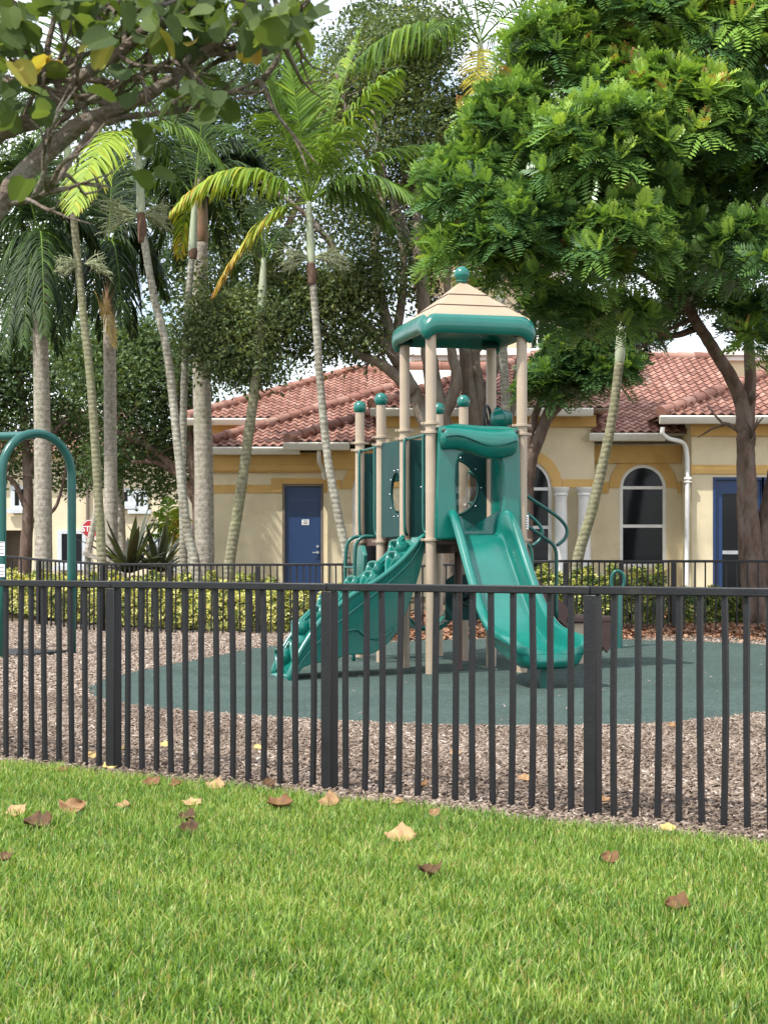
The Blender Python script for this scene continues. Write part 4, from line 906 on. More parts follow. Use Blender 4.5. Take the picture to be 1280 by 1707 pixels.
plate('platform_skirt', [(-.40, .555), (.42, .555), (.42, .40), (.1, .14), (-.1, .14), (-.40, .40)], [], .05, frameM(D(2.88, 1.80, 0), W_, (0, 0, 1)), M['brown'], tp, .006)
plate('platform_skirt', [(2.66, .555), (2.92, .555), (2.92, .28), (2.84, .16), (2.72, .30)], [], .04, frameM(D(0, 1.36, 0), U_, (0, 0, 1)), M['brown'], tp, .006)

gp = P(1031, 1085, 25.4); gp.z = gzf(gp.x, gp.y); gl = thing('grab_post', 'green grab post with a small loop on top, right of the transfer platform', 'grab post', gp)
MB().lathe([(.055, -.05), (.055, .86), (.04, .92), (.0, .93)], gp, 16).build('post', M['tealpost'], gl, sharp=60)
MB().tube(catmull([gp + V3(.0, 0, .90), gp + V3(.07, 0, .95), gp + V3(.08, 0, 1.08), gp + V3(.03, 0, 1.16), gp + V3(-.05, 0, 1.17), gp + V3(-.10, 0, 1.10), gp + V3(-.11, 0, .95), gp + V3(-.07, 0, .84), gp + V3(-.03, 0, .8)], 6), .026, 10).build('hand_loop', M['tealpost'], gl, sharp=180)

# ------------------------------------------------------------------ swing frame at the left
q0 = Vector((-5.43, 23.9, 0)); q1 = Vector((-4.585, 24.7, 0)); swf = thing('swing_frame', 'dark green tubular swing frame with an arched end and top beam', 'swing frame', (q0 + q1) / 2)
dv = (q1 - q0); Lw = dv.length; dx_ = dv.normalized(); beam = Vector((-.93, .36, 0)).normalized(); mid = (q0 + q1) / 2
def archpts(o):
    rr_ = Lw / 2; z0 = 2.62; ry = .60
    return [o - dx_ * rr_ + V3(0, 0, -.1), o - dx_ * rr_ + V3(0, 0, 1.2), o - dx_ * rr_ + V3(0, 0, z0 - .1)] + [o - dx_ * rr_ * math.cos(f) + V3(0, 0, z0 + ry * math.sin(f)) for f in np.linspace(0, math.pi, 25)] + [o + dx_ * rr_ + V3(0, 0, z0 - .1), o + dx_ * rr_ + V3(0, 0, 1.2), o + dx_ * rr_ + V3(0, 0, -.1)]
MB().tube(archpts(mid), .064, 16).build('arch', M['tealpost'], swf, sharp=180)
MB().tube(archpts(mid + beam * 3.2), .064, 16).build('arch', M['tealpost'], swf, sharp=180)
MB().cyl(mid + V3(0, 0, 3.19) - dx_ * .06, mid + beam * 3.2 + V3(0, 0, 3.19), .062).build('top_beam', M['tealpost'], swf, sharp=60)
for z, hgt, rows_ in ((1.55, .20, 4), (1.24, .18, 3)):
    s = MB().box(q0 + V3(.012, -.066, z), (.085, .004, hgt)).build('sticker', M['sheet'], swf); k2 = MB()
    for r_i in range(rows_): k2.box(q0 + V3(.012, -.0695, z - hgt * .32 + r_i * .05), (.06, .003, .010))
    k2.build('sticker_print', M['ink'], s)
mt = MB(); mt.box(mid + beam * 1.1 + V3(-.0, .25, .03), (2.6, 1.0, .05), rz=math.atan2(beam.y, beam.x)); tag(mt.build('rubber_mat', M['rubber'], None, mid + beam * 1.1, bevel=.01), 'flat black rubber wear mat lying on the wood chips under the swing frame', 'mat')

# ------------------------------------------------------------------ palms
UPV = np.array([0, 0, 1.])
def frond(parent, base, tip, arch=.5, L=.55, n=34, hang=.5, tint=.45, wid=.034, tvar=.08, bare=.14, vee=.35, tiptint=0.0, mat='frond', rr=.022, nm='frond'):
    base = np.array(base); tip = np.array(tip); ctrl = (base + tip) / 2 + UPV * arch
    def B(t): return ((1 - t) ** 2)[:, None] * base + (2 * t * (1 - t))[:, None] * ctrl + (t ** 2)[:, None] * tip
    def dB(t): v = (2 * (1 - t))[:, None] * (ctrl - base) + (2 * t)[:, None] * (tip - ctrl); return v / np.linalg.norm(v, axis=1, keepdims=True)
    t = np.repeat(bare + (1 - bare) * (np.arange(n) + .5) / n, 2); sg = np.tile([1., -1.], n); m = len(t)
    t = np.clip(t + rng.normal(0, .004, m), 0, 1); p = B(t); T = dB(t); S = np.cross(T, UPV); S /= np.maximum(np.linalg.norm(S, axis=1, keepdims=True), 1e-6); N = np.cross(S, T)
    l = L * np.sin(np.pi * (.22 + .74 * ((t - bare) / (1 - bare)))) ** .7 * rng.uniform(.85, 1.1, m)
    d0 = S * (sg * .9)[:, None] + T * (.45 + .5 * t)[:, None] + N * vee + rng.normal(0, .09, (m, 3))
    h = hang * rng.uniform(.7, 1.3, m); segs = 5; pts = [p]; dirs = []
    for k in range(segs):
        d = d0 - UPV * (h * (k + .3) * .55)[:, None]; d /= np.linalg.norm(d, axis=1, keepdims=True); dirs.append(d); pts.append(pts[-1] + d * (l / segs)[:, None])
    Vs = []; wk = [.55, .95, 1.0, .85, .55, .06]
    for k in range(segs + 1):
        d = dirs[min(k, segs - 1)]; w = T - d * np.sum(T * d, 1, keepdims=True); w /= np.maximum(np.linalg.norm(w, axis=1, keepdims=True), 1e-6)
        nn_ = np.cross(w, d); fold = nn_ * (.25 * wid * wk[k])
        Vs += [pts[k] - w * (wid * wk[k] / 2) + fold, pts[k], pts[k] + w * (wid * wk[k] / 2) + fold]
    V = np.stack(Vs, 1); nv = 3 * (segs + 1); f = []
    for k in range(segs):
        a = 3 * k; f += [(a, a + 1, a + 4, a + 3), (a + 1, a + 2, a + 5, a + 4)]
    Fq = np.array(f)[None] + (np.arange(m) * nv)[:, None, None]
    tt = np.clip(tint + tiptint * t + rng.normal(0, tvar, m), 0, 1); tt = np.repeat(tt, nv); tk = np.tile(np.repeat(np.array([-.04, 0, 0, .0, .02, .10]), 3), m); tt = np.clip(tt + tk * (1 if tint > .2 else .3), 0, 1)
    tr_ = np.linspace(0, 1, 12); rp = B(tr_); rt = dB(tr_); rs = np.cross(rt, UPV); rs /= np.maximum(np.linalg.norm(rs, axis=1, keepdims=True), 1e-6); rn = np.cross(rs, rt); rad = rr * (1 - .85 * tr_)
    RV = np.stack([rp + rs * (rad * math.cos(a))[:, None] + rn * (rad * math.sin(a))[:, None] for a in np.linspace(0, 2 * math.pi, 7)[:-1]], 1).reshape(-1, 3)
    RF = np.array([(i * 6 + j, i * 6 + (j + 1) % 6, (i + 1) * 6 + (j + 1) % 6, (i + 1) * 6 + j) for i in range(11) for j in range(6)])
    o0 = len(RV); V = V.reshape(-1, 3)
    return np_mesh(nm, np.concatenate([RV, V]), np.concatenate([RF, Fq.reshape(-1, 4) + o0]), M[mat], parent, tint=np.concatenate([np.full(o0, min(1, max(.56, tint + .1)) if tint < .8 else tint), tt]))
def inflor(parent, c, R, n=26, col='flower', droop=.5, side=None):
    mb = MB(); c = Vector(c)
    for k in range(n):
        a = random.uniform(0, 6.28); e = random.uniform(-.3, .55)
        if side is not None: a = side + random.uniform(-.7, .7)
        d = Vector((math.cos(a) * math.cos(e), math.sin(a) * math.cos(e), math.sin(e))); L = R * random.uniform(.6, 1.05)
        m1 = c + d * L * .5; e1 = c + d * L - Vector((0, 0, droop * L * .35)); mb.tube(catmull([c, m1, e1], 3), [.014, .009, .005], 5)
        for q in range(7):
            f = random.uniform(.3, 1); s = c.lerp(m1, f * 2) if f < .5 else m1.lerp(e1, f * 2 - 1)
            dd = (d + Vector((random.gauss(0, .6), random.gauss(0, .6), random.gauss(0, .6)))).normalized() * R * random.uniform(.16, .34)
            mb.tube([s, s + dd * .6, s + dd - Vector((0, 0, .03))], [.007, .005, .003], 4)
    return mb.build('flower_stalk', M[col], parent, sharp=180)
def trunk(parent, path, radii, mat, n=16, nm='trunk', dens=8):
    pts = catmull(path, dens); rs = lerp_list(radii, len(pts)); jj = .008 if mat == 'royal' else .022
    rs = [r * (1 + jj * math.sin(i * 2.3) + jj * .7 * math.sin(i * 5.1)) for i, r in enumerate(rs)]
    return MB().tube(pts, rs, n).build(nm, M[mat], parent, sharp=180)
def ground_pt(px, d): x = (px - CX) * d / F; return Vector((x, d, gzf(x, d)))
def palm(label, d, path, radii, mat, shaft=None, fronds=(), flowers=(), group=None, shaftmat='shaft', brown=None, swell=None):
    """path, shaft: photo columns and rows of the trunk at distance d"""
    b = ground_pt(path[0][0], d); root = thing('palm_tree', label, 'palm', b, group)
    ks = .86 if mat == 'royal' else .68; radii = [r * ks for r in radii]
    if shaft: shaft = (shaft[0], shaft[1], shaft[2] * (ks + .05), shaft[3] * (ks + .12))
    if brown: brown = (brown[0], brown[1], brown[2] * (ks + .03))
    trunk(root, [b - V3(0, 0, .1), b] + [P(x, y, d) for x, y in path[1:]], radii, mat)
    if shaft:
        (x0, y0), (x1, y1), r0, r1 = shaft; p0, p1 = P(x0, y0, d), P(x1, y1, d); MB().tube(catmull([p0, p0.lerp(p1, .12), p0.lerp(p1, .5), p1], 5), [r0 * .95, r0 * 1.12, r0 * .95, r1], 16).build('crownshaft', M[shaftmat], root, sharp=180)
    if brown:
        (x0, y0), (x1, y1), r = brown; MB().tube(catmull([P(x0, y0, d), P((x0 + x1) / 2 + 1, (y0 + y1) / 2, d), P(x1, y1, d)], 5), [r, r * 1.15, r], 14).build('old_leaf_base', M['shaftbrown'], root, sharp=180)
    for f in fronds:
        bx, by, tx, ty, dd = f[:5]; kw = dict(f[5]) if len(f) > 5 else {}
        frond(root, P(bx, by, d), P(tx, ty, d + dd), **kw)
    for fx, fy, R, sd in flowers: inflor(root, P(fx, fy, d), R, side=sd)
    return root
K = dict
# the palm in the middle, its whole crown in view
palm('slim leaning palm in the middle with its full crown above the tiled roof', 32.4, [(583, 1010), (578, 935), (560, 840), (546, 760), (534, 640), (527, 540), (520, 455)], [.17, .14, .125, .12, .115, .11, .105, .10], 'slim',
     ((519, 442), (515, 336), .105, .062), brown=((520, 475), (518, 438), .115),
     fronds=[(514, 335, 425, 85, .4, K(arch=.10, L=.8, hang=.15, vee=.5, tint=.40, n=56, wid=.06)), (515, 330, 480, 70, -.5, K(arch=.05, L=.8, hang=.15, vee=.5, tint=.50, n=52, wid=.06)),
             (516, 330, 600, 55, .3, K(arch=.15, L=.85, hang=.45, vee=.35, tint=.56, n=56, wid=.06)), (517, 333, 662, 118, -.6, K(arch=.75, L=.85, hang=.7, vee=.2, tint=.54, n=56, wid=.055)),
             (517, 335, 745, 250, .5, K(arch=.75, L=.8, hang=.75, tint=.44, n=54, wid=.05)), (518, 337, 705, 345, -.6, K(arch=1.05, L=.8, hang=.95, tint=.40, n=54, wid=.05)),
             (517, 338, 655, 385, .8, K(arch=1.05, L=.8, hang=1.0, tint=.34, n=50, wid=.05)), (514, 337, 288, 352, -.5, K(arch=1.35, L=.8, hang=1.25, tint=.54, tiptint=.22, n=56, wid=.05)),
             (513, 338, 358, 490, -.2, K(arch=.85, L=.72, hang=.85, tint=.54, tiptint=.44, n=52, wid=.045)), (514, 335, 362, 215, .9, K(arch=.7, L=.7, hang=.6, tint=.30, n=40)),
             (515, 333, 440, 190, -1.6, K(arch=.6, L=.7, hang=.6, tint=.42, n=38)), (516, 334, 590, 215, -1.8, K(arch=.9, L=.7, hang=.7, tint=.40, n=38)), (516, 332, 535, 85, .1, K(arch=.02, L=.35, hang=.0, vee=.9, tint=.55, n=30))],
     flowers=[(518, 432, .62, math.pi), (521, 430, .66, 0)])
palm('slim leaning palm with a pale crownshaft, second from the left of the ringed trunks', 33.5, [(338, 1000), (325, 935), (309, 860), (281, 600), (258, 500), (241, 400), (237, 362)], [.19, .165, .15, .135, .12, .115, .11, .105], 'slim',
     ((236, 360), (229, 200), .105, .06), brown=((238, 405), (235, 355), .12),
     fronds=[(226, 232, 122, 350, -2.3, K(arch=1.25, L=1.0, hang=.45, vee=.1, tint=.66, n=60, wid=.065, tvar=.05)), (230, 215, 385, 300, -.4, K(arch=1.0, L=.8, hang=.9, tint=.42, n=42)), (230, 210, 365, 165, .6, K(arch=.8, L=.8, hang=.7, tint=.35, n=40)),
             (229, 205, 160, 30, .2, K(arch=.3, L=.75, hang=.35, tint=.42)), (230, 205, 262, 10, -.3, K(arch=.2, L=.75, hang=.3, tint=.40)), (229, 212, 70, 160, .7, K(arch=.9, L=.8, hang=.8, tint=.34)), (230, 210, 330, 70, -.5, K(arch=.7, L=.8, hang=.6, tint=.40)), (230, 213, 300, 330, .9, K(arch=.9, L=.7, hang=1.0, tint=.25))],
     flowers=[(233, 362, .9, math.pi * .95), (238, 360, .65, .2)])
palm('slim pale green ringed palm, leftmost of the slim trunks', 32.8, [(172, 1000), (170, 930), (163, 800), (152, 640), (139, 520), (128, 410), (122, 345), (116, 300)], [.165, .15, .14, .13, .122, .115, .108, .10, .10], 'mossy',
     ((117, 310), (106, 160), .10, .06),
     fronds=[(106, 175, -20, 240, .3, K(arch=1.0, L=.75, hang=.9, tint=.30)), (106, 170, 20, 60, .2, K(arch=.6, L=.75, hang=.5, tint=.36)), (106, 170, 110, -40, .2, K(arch=.2, L=.7, hang=.3, tint=.4)), (107, 170, 200, 50, .2, K(arch=.7, L=.7, hang=.6, tint=.36)), (107, 175, 215, 190, .5, K(arch=.9, L=.7, hang=.9, tint=.28)), (106, 175, 60, 330, -.5, K(arch=1.2, L=.7, hang=1.1, tint=.30))],
     flowers=[(137, 442, .50, math.pi), (142, 440, .52, 0)])
palm('short thick mossy palm trunk leaning right into the oak leaves beside the cream wall', 33.8, [(374, 1005), (384, 930), (400, 830), (418, 700), (430, 600), (436, 520)], [.22, .19, .165, .155, .15, .14, .13], 'mossy',
     ((436, 525), (440, 430), .12, .06), fronds=[(440, 440, 385, 460, .6, K(arch=.5, L=.4, hang=.9, tint=.2, n=26)), (440, 440, 480, 380, .6, K(arch=.4, L=.4, hang=.6, tint=.22, n=26)), (440, 440, 430, 340, .7, K(arch=.2, L=.4, hang=.4, tint=.25, n=26)), (440, 440, 500, 470, .8, K(arch=.5, L=.4, hang=.9, tint=.2, n=26))])
palm('thin pale palm trunk rising right beside the thickest grey trunk', 35.2, [(308, 990), (306, 900), (305, 780), (308, 620), (314, 500), (321, 420)], [.14, .125, .12, .115, .11, .11, .10], 'slim',
     ((321, 425), (325, 330), .115, .06), brown=((321, 432), (321, 408), .12), fronds=[(325, 335, 420, 290, .5, K(arch=.9, L=.7, hang=.9, tint=.2)), (325, 335, 245, 320, .6, K(arch=.9, L=.7, hang=.9, tint=.2)), (325, 330, 390, 200, .6, K(arch=.5, L=.7, hang=.6, tint=.22)), (325, 330, 280, 190, .6, K(arch=.5, L=.7, hang=.6, tint=.25)), (325, 330, 340, 170, .3, K(arch=.2, L=.7, hang=.3, tint=.25)), (325, 336, 400, 400, .6, K(arch=.9, L=.6, hang=1.2, tint=.15)), (325, 336, 300, 430, .9, K(arch=1.0, L=.6, hang=1.2, tint=.45, tiptint=.4))])
palm('mossy palm trunk leaning right in front of the white columns', 31.2, [(950, 1010), (962, 935), (985, 855), (1005, 770), (1021, 690), (1032, 600)], [.19, .175, .155, .145, .138, .13, .12], 'mossy',
     ((1032, 605), (1040, 470), .12, .06), fronds=[(1040, 480, 980, 440, 2.0, K(arch=.6, L=.5, hang=.9, tint=.2)), (1040, 480, 1100, 440, 2.0, K(arch=.6, L=.5, hang=.9, tint=.2)), (1040, 470, 1050, 360, 2.2, K(arch=.2, L=.5, hang=.4, tint=.22))])
palm('tall pale palm behind the peaked roof, one yellow frond hanging from its crown', 34.6, [(850, 1000), (847, 900), (843, 700), (838, 580), (828, 400), (812, 220), (804, 150)], [.17, .16, .15, .14, .13, .12, .115, .11], 'slim',
     ((804, 155), (799, 55), .12, .06),
     fronds=[(799, 75, 588, 108, -1.5, K(arch=1.15, L=1.25, hang=1.5, tint=.48, n=52, wid=.045)), (800, 78, 797, 168, -1.6, K(arch=.35, L=.7, hang=.45, tint=.83, n=30, wid=.05, tvar=.03)), (800, 70, 975, 5, -2.2, K(arch=.9, L=.85, hang=1.0, tint=.36, n=46)), (799, 65, 700, -60, .3, K(arch=.5, L=1.0, hang=.6, tint=.42, n=46)), (800, 60, 770, -120, .2, K(arch=.2, L=.9, hang=.3, tint=.44)), (800, 62, 880, -90, -.8, K(arch=.5, L=.9, hang=.5, tint=.40)), (800, 72, 720, 60, -2.0, K(arch=.8, L=.8, hang=.9, tint=.33)), (801, 75, 900, 110, 1.0, K(arch=.9, L=.8, hang=1.0, tint=.3))])
# royal palms: smooth grey columns, dark hanging crowns
RK = dict(n=84, wid=.040, L=.85, tvar=.11)
def royal(label, d, path, radii, shaft, crown, tips, dead=None, rm=True):
    fr = [(crown[0], crown[1], tx, ty, dd, K(arch=ar, hang=hg, tint=ti * .72, **RK)) for tx, ty, dd, ar, hg, ti in tips]
    r = palm(label, d, path, radii, 'royal', shaft, fr, shaftmat='royshaft')
    if dead: frond(r, P(dead[0], dead[1], d - .4), P(dead[2], dead[3], d - .9), arch=.25, L=.42, n=30, hang=1.0, tint=.97, wid=.03, mat='dry', tvar=.02, nm='dead_frond')
    return r
royal('thick grey royal palm trunk at the far left with a hanging dark crown', 36.5, [(73, 985), (73, 900), (72, 780), (70, 650), (68, 560), (67, 500)], [.24, .23, .225, .22, .205, .19, .18], ((67, 505), (66, 400), .19, .10), (66, 400),
      [(-30, 560, -.5, 1.7, 1.3, .24), (10, 590, -1.2, 1.9, 1.5, .22), (40, 575, -1.8, 1.6, 1.5, .26), (112, 560, -1.2, 1.7, 1.4, .16), (140, 520, .3, 1.6, 1.3, .12), (-60, 420, .3, 1.2, 1.0, .22), (-40, 300, .4, .9, .7, .26), (60, 240, .2, .3, .4, .28), (150, 300, .4, .9, .8, .24), (165, 420, .8, 1.3, 1.1, .12), (20, 270, -.8, .7, .7, .26), (100, 590, 1.5, 1.6, 1.5, .06), (30, 600, 1.5, 1.6, 1.5, .06), (75, 560, -2.2, 1.8, 1.5, .24)])
royal('grey royal palm trunk with a dry brown frond hanging from its crown', 38.5, [(186, 985), (186, 900), (185, 780), (184, 650), (183, 560), (183, 520)], [.20, .185, .18, .175, .17, .165, .16], ((183, 525), (181, 420), .165, .09), (181, 420),
      [(115, 540, .5, 1.6, 1.3, .08), (150, 530, -1.5, 1.6, 1.5, .16), (235, 520, .2, 1.7, 1.3, .12), (262, 450, .6, 1.5, 1.1, .08), (205, 540, -1.6, 1.7, 1.4, .18), (100, 420, .8, 1.2, 1.0, .12), (130, 290, .8, .7, .6, .2), (190, 240, .5, .2, .4, .2), (250, 310, .8, .8, .7, .18), (222, 560, 1.0, 1.6, 1.4, .05), (170, 565, 1.4, 1.5, 1.5, .05), (280, 500, 1.5, 1.5, 1.3, .06)], dead=(158, 470, 192, 578))
royal('thickest grey royal palm trunk, standing at the left end of the clubhouse', 36.8, [(341, 985), (341, 900), (340, 780), (337, 650), (335, 520), (334, 400)], [.30, .27, .25, .24, .23, .21, .19], ((334, 405), (333, 280), .19, .10), (333, 285),
      [(260, 420, .8, 1.5, 1.2, .12), (430, 430, 1.0, 1.6, 1.2, .1), (240, 300, .5, 1.3, 1.0, .15), (440, 290, .6, 1.3, 1.0, .14), (290, 150, .4, .5, .5, .2), (390, 150, .4, .5, .5, .2), (340, 110, .3, .2, .3, .2), (300, 450, 1.6, 1.5, 1.4, .06), (380, 440, 1.6, 1.5, 1.4, .06), (470, 360, 1.5, 1.5, 1.1, .08)])
# a slim palm far back, by the house
palm('thin far palm stem in front of the pale house wall', 50, [(206, 960), (203, 880), (199, 780), (197, 690)], [.17, .15, .14, .14, .12], 'royal', ((197, 695), (196, 640), .14, .07), fronds=[(196, 645, 150, 640, .5, K(arch=.8, L=.7, hang=.9, tint=.15, n=26)), (196, 645, 245, 640, .5, K(arch=.8, L=.7, hang=.9, tint=.15, n=26)), (196, 645, 200, 570, .5, K(arch=.2, L=.7, hang=.5, tint=.2, n=26)), (196, 645, 170, 590, .8, K(arch=.4, L=.7, hang=.7, tint=.15, n=26)), (196, 645, 230, 590, .8, K(arch=.4, L=.7, hang=.7, tint=.15, n=26))])

# ------------------------------------------------------------------ broadleaf trees
def noise3(p, s, seed=0):
    r = np.random.default_rng(seed + 5); v = np.zeros(len(p))
    for k in range(5):
        d = r.normal(size=3); d /= np.linalg.norm(d); v += np.sin(p @ d * s * r.uniform(.6, 1.7) + r.uniform(0, 6.28)) * (.9 if k < 3 else .5)
    return v / 3.2
lvo = np.array([(0, 0, 0), (.26, .42, .05), (0, 1, -.03), (-.26, .42, .05)]); lfo = np.array([(0, 1, 2, 3)])
def crown(parent, blobs, n, size, mat, gap=-.15, gs=2.2, tmean=.5, tsd=.2, seed=0, per=7, spread=.16, shell=2.4, drop=.4):
    """leaves in twig-sized bunches through the volume of the blobs (x, y, z, rx, ry, rz), thinned by a noise so that gaps show"""
    bl = np.array(blobs); w = (bl[:, 3] * bl[:, 4] * bl[:, 5]) ** .8; nb = int(n / per)
    bi = rng.choice(len(bl), nb, p=w / w.sum()); dirs = rand_dirs(nb); rr = rng.uniform(0, 1, nb) ** (1 / shell)
    c = bl[bi, :3] + dirs * bl[bi, 3:6] * rr[:, None]
    k = noise3(c, gs, seed) > gap; c = c[k]; dirs = dirs[k]; bi = bi[k]; nb = len(c)
    bt = rng.normal(0, .12, len(bl))[bi] + rng.normal(0, .08, nb)
    T = np.repeat(c, per, 0) + rng.normal(0, spread, (nb * per, 3)) * np.array([1, 1, .7]); m = len(T)
    ax = rand_dirs(m) * .9 + np.repeat(dirs, per, 0) * .35 + np.array([0, 0, .45]); tint = np.clip(rng.normal(tmean, tsd, m) + np.repeat(bt, per), 0, .97)
    R = frames(ax, rng.uniform(0, 6.28, m)); R = R @ np.array([[1, 0, 0], [0, .95, -.3], [0, .3, .95]])
    a = instance(lvo, lfo, np.zeros(4), R, rng.uniform(.7, 1.35, m) * size, T, tint)
    return np_mesh('crown', *a[:2], M[mat], parent, tint=a[2])
def limbs(parent, paths, mat, twigs=0, tl=.8, nm='trunk', n=10):
    """paths: (list of points, r0, r1); twigs fork off the thinner limbs"""
    mb = MB()
    for pi, (pts, r0, r1) in enumerate(paths):
        c = catmull(pts, 7); L = len(c); c = [q + Vector((random.gauss(0, 1), random.gauss(0, 1), random.gauss(0, 1))) * (r0 * .035) * (0 < i < L - 1) for i, q in enumerate(c)]
        mb.tube(c, [r0 + (r1 - r0) * (i / (L - 1)) ** .8 for i in range(L)], n)
        for k in range(twigs):
            i = random.randint(int(L * (.8 if pi == 0 and r0 > .1 else .45)), L - 1); q = c[i]; d = Vector((random.gauss(0, 1), random.gauss(0, 1), random.gauss(.4, .7))).normalized(); l = tl * random.uniform(.5, 1.3)
            r = max(.008, (r0 + (r1 - r0) * i / L) * .42); e = q + d * l; m1 = q.lerp(e, .5) + Vector((random.gauss(0, .1), random.gauss(0, .1), random.gauss(0, .1))) * l
            mb.tube(catmull([q, m1, e], 3), [r, r * .6, r * .25], 6)
            for s in range(2):
                d2 = (d + Vector((random.gauss(0, .7), random.gauss(0, .7), random.gauss(.1, .6)))).normalized() * l * .6; mb.tube([m1.lerp(e, .3 + .5 * s), e + d2 * .4, e + d2], [r * .4, r * .3, r * .15], 5)
    return mb.build(nm, M[mat], parent, sharp=180)
def PB(px, py, d, r, ry=None, rd=None):
    p = P(px, py, d); s = d / F; return (p.x, p.y, p.z, r * s, (rd or r) * s, (ry or r) * s)
# oaks between the far fence and the clubhouse
b = ground_pt(742, 34.5); t1 = thing('oak_tree', 'many-stemmed oak behind the play structure, fine leaves over the left roof', 'tree', b)
Q = lambda d, *pp: [P(x, y, d + (p[0] if p else 0)) for x, y, *p in pp]
limbs(t1, [([b - V3(0, 0, .1)] + Q(34.5, (745, 850), (742, 740), (722, 640), (712, 560), (700, 440), (690, 300, .5), (700, 150, .5)), .30, .07),
           (Q(34.5, (744, 800), (705, 690), (672, 620), (640, 570), (600, 535), (555, 500), (500, 470)), .20, .05), (Q(34.4, (690, 655), (640, 610), (600, 592), (570, 572), (520, 545), (450, 520)), .14, .03),
           (Q(34.5, (668, 610), (640, 520), (625, 420), (640, 300), (620, 180)), .15, .04), (Q(34.5, (735, 700), (760, 640), (752, 580), (745, 480), (730, 350)), .16, .05),
           (Q(34.6, (655, 590), (672, 480), (668, 400), (650, 330)), .12, .04), (Q(34.6, (600, 535), (560, 420), (500, 350), (430, 300)), .10, .03), (Q(34.8, (690, 420), (640, 300), (590, 220), (560, 120)), .10, .03)], 'bark', 5, 1.0)
crown(t1, [PB(620, 420, 34.5, 95, 100), PB(560, 470, 34.5, 85, 75), PB(480, 500, 34.3, 80, 80), PB(420, 560, 34.2, 75, 75), PB(400, 470, 34.8, 75, 70), PB(640, 300, 35, 90, 90), PB(690, 230, 35, 80, 100), PB(560, 330, 35.4, 90, 80), PB(600, 560, 34.6, 60, 45), PB(520, 590, 34.4, 65, 40), PB(660, 130, 35.2, 80, 70), PB(580, 180, 35.6, 70, 80), PB(690, 60, 35.4, 90, 60), PB(590, 60, 36, 70, 60), PB(455, 380, 35.6, 80, 70), PB(340, 500, 35, 60, 60), PB(690, 420, 35.6, 40, 60), PB(385, 600, 34.4, 62, 48), PB(345, 560, 34.6, 50, 55), PB(430, 620, 34.2, 55, 38), PB(330, 470, 35, 60, 60), PB(490, 440, 34.8, 60, 60)],
      118000, .098, 'oak', gap=-.06, gs=2.0, tmean=.62, tsd=.2, seed=1, spread=.18)
b = ground_pt(800, 35.2); t2 = thing('oak_tree', 'dark oak with forked stems seen under the peaked roof, behind the right posts', 'tree', b)
limbs(t2, [([b - V3(0, 0, .1)] + Q(35.2, (800, 850), (795, 740), (782, 650), (775, 580), (770, 470), (790, 330), (830, 200)), .26, .07), (Q(35.2, (797, 760), (800, 660), (793, 590), (810, 480), (850, 400)), .16, .05), (Q(35.2, (790, 690), (815, 640), (835, 590), (860, 520), (900, 420)), .13, .04), (Q(35.0, (800, 790), (850, 690), (865, 600), (880, 500)), .14, .05)], 'bark', 3, 1.0)
crown(t2, [PB(800, 400, 36, 90, 80), PB(760, 300, 36, 80, 90), PB(860, 330, 36.5, 90, 90), PB(800, 200, 36.5, 90, 80), PB(740, 420, 36, 50, 60), PB(740, 150, 36.5, 60, 80), PB(715, 505, 35.8, 50, 50), PB(790, 520, 36, 60, 45)], 34000, .115, 'oak', gap=-.2, seed=2, tmean=.4)
# dense trees beyond the royal palms
def bgtree(label, px, d, base_paths, blobs, n, seed, size=.14, tm=.45):
    b = ground_pt(px, d); t = thing('shade_tree', label, 'tree', b); limbs(t, [([b - V3(0, 0, .1)] + Q(d, *pp[0]), pp[1], pp[2]) if i == 0 else (Q(d, *pp[0]), pp[1], pp[2]) for i, pp in enumerate(base_paths)], 'barkdark', 4, 1.4)
    crown(t, [PB(x, y, d + q, r, ry) for x, y, q, r, ry in blobs], n, size, 'bgleaf', gap=-.35, gs=1.4, seed=seed, tmean=tm, spread=.24, per=8); return t
bgtree('dark shade tree with low spreading limbs behind the royal palms', 335, 46, [(((334, 900), (330, 830), (318, 740), (300, 620)), .28, .10), (((331, 840), (290, 780), (250, 745), (200, 722), (170, 715)), .15, .05), (((330, 830), (325, 760), (340, 680)), .15, .06), (((300, 792), (262, 772), (220, 770)), .10, .04)],
       [(255, 610, 0, 90, 80), (190, 640, 1, 80, 80), (310, 640, .5, 70, 90), (240, 720, .5, 75, 55), (150, 600, 1.5, 70, 70), (300, 560, .5, 60, 50), (215, 560, .5, 70, 40), (290, 760, 2, 50, 50), (190, 770, 3, 60, 45), (265, 815, 3, 40, 30), (370, 610, 1, 60, 55), (430, 610, 2, 60, 40), (350, 540, 1, 70, 60)], 34000, 3, tm=.45)
bgtree('dark shade tree behind the swing frame at the far left', 40, 50, [(((45, 900), (48, 820), (42, 720), (30, 600)), .22, .10), (((46, 850), (20, 800), (-20, 790)), .10, .04), (((45, 790), (75, 740), (110, 700)), .13, .05), (((50, 870), (90, 850), (107, 800), (112, 760)), .07, .03)],
       [(20, 600, 0, 90, 80), (100, 580, 1, 80, 70), (10, 700, 0, 70, 60), (95, 680, 1, 70, 55), (-40, 640, 0, 80, 80), (130, 720, 2, 60, 50), (25, 770, 1, 50, 35), (120, 790, 2, 45, 35), (60, 500, 1, 80, 50)], 26000, 4, tm=.5)
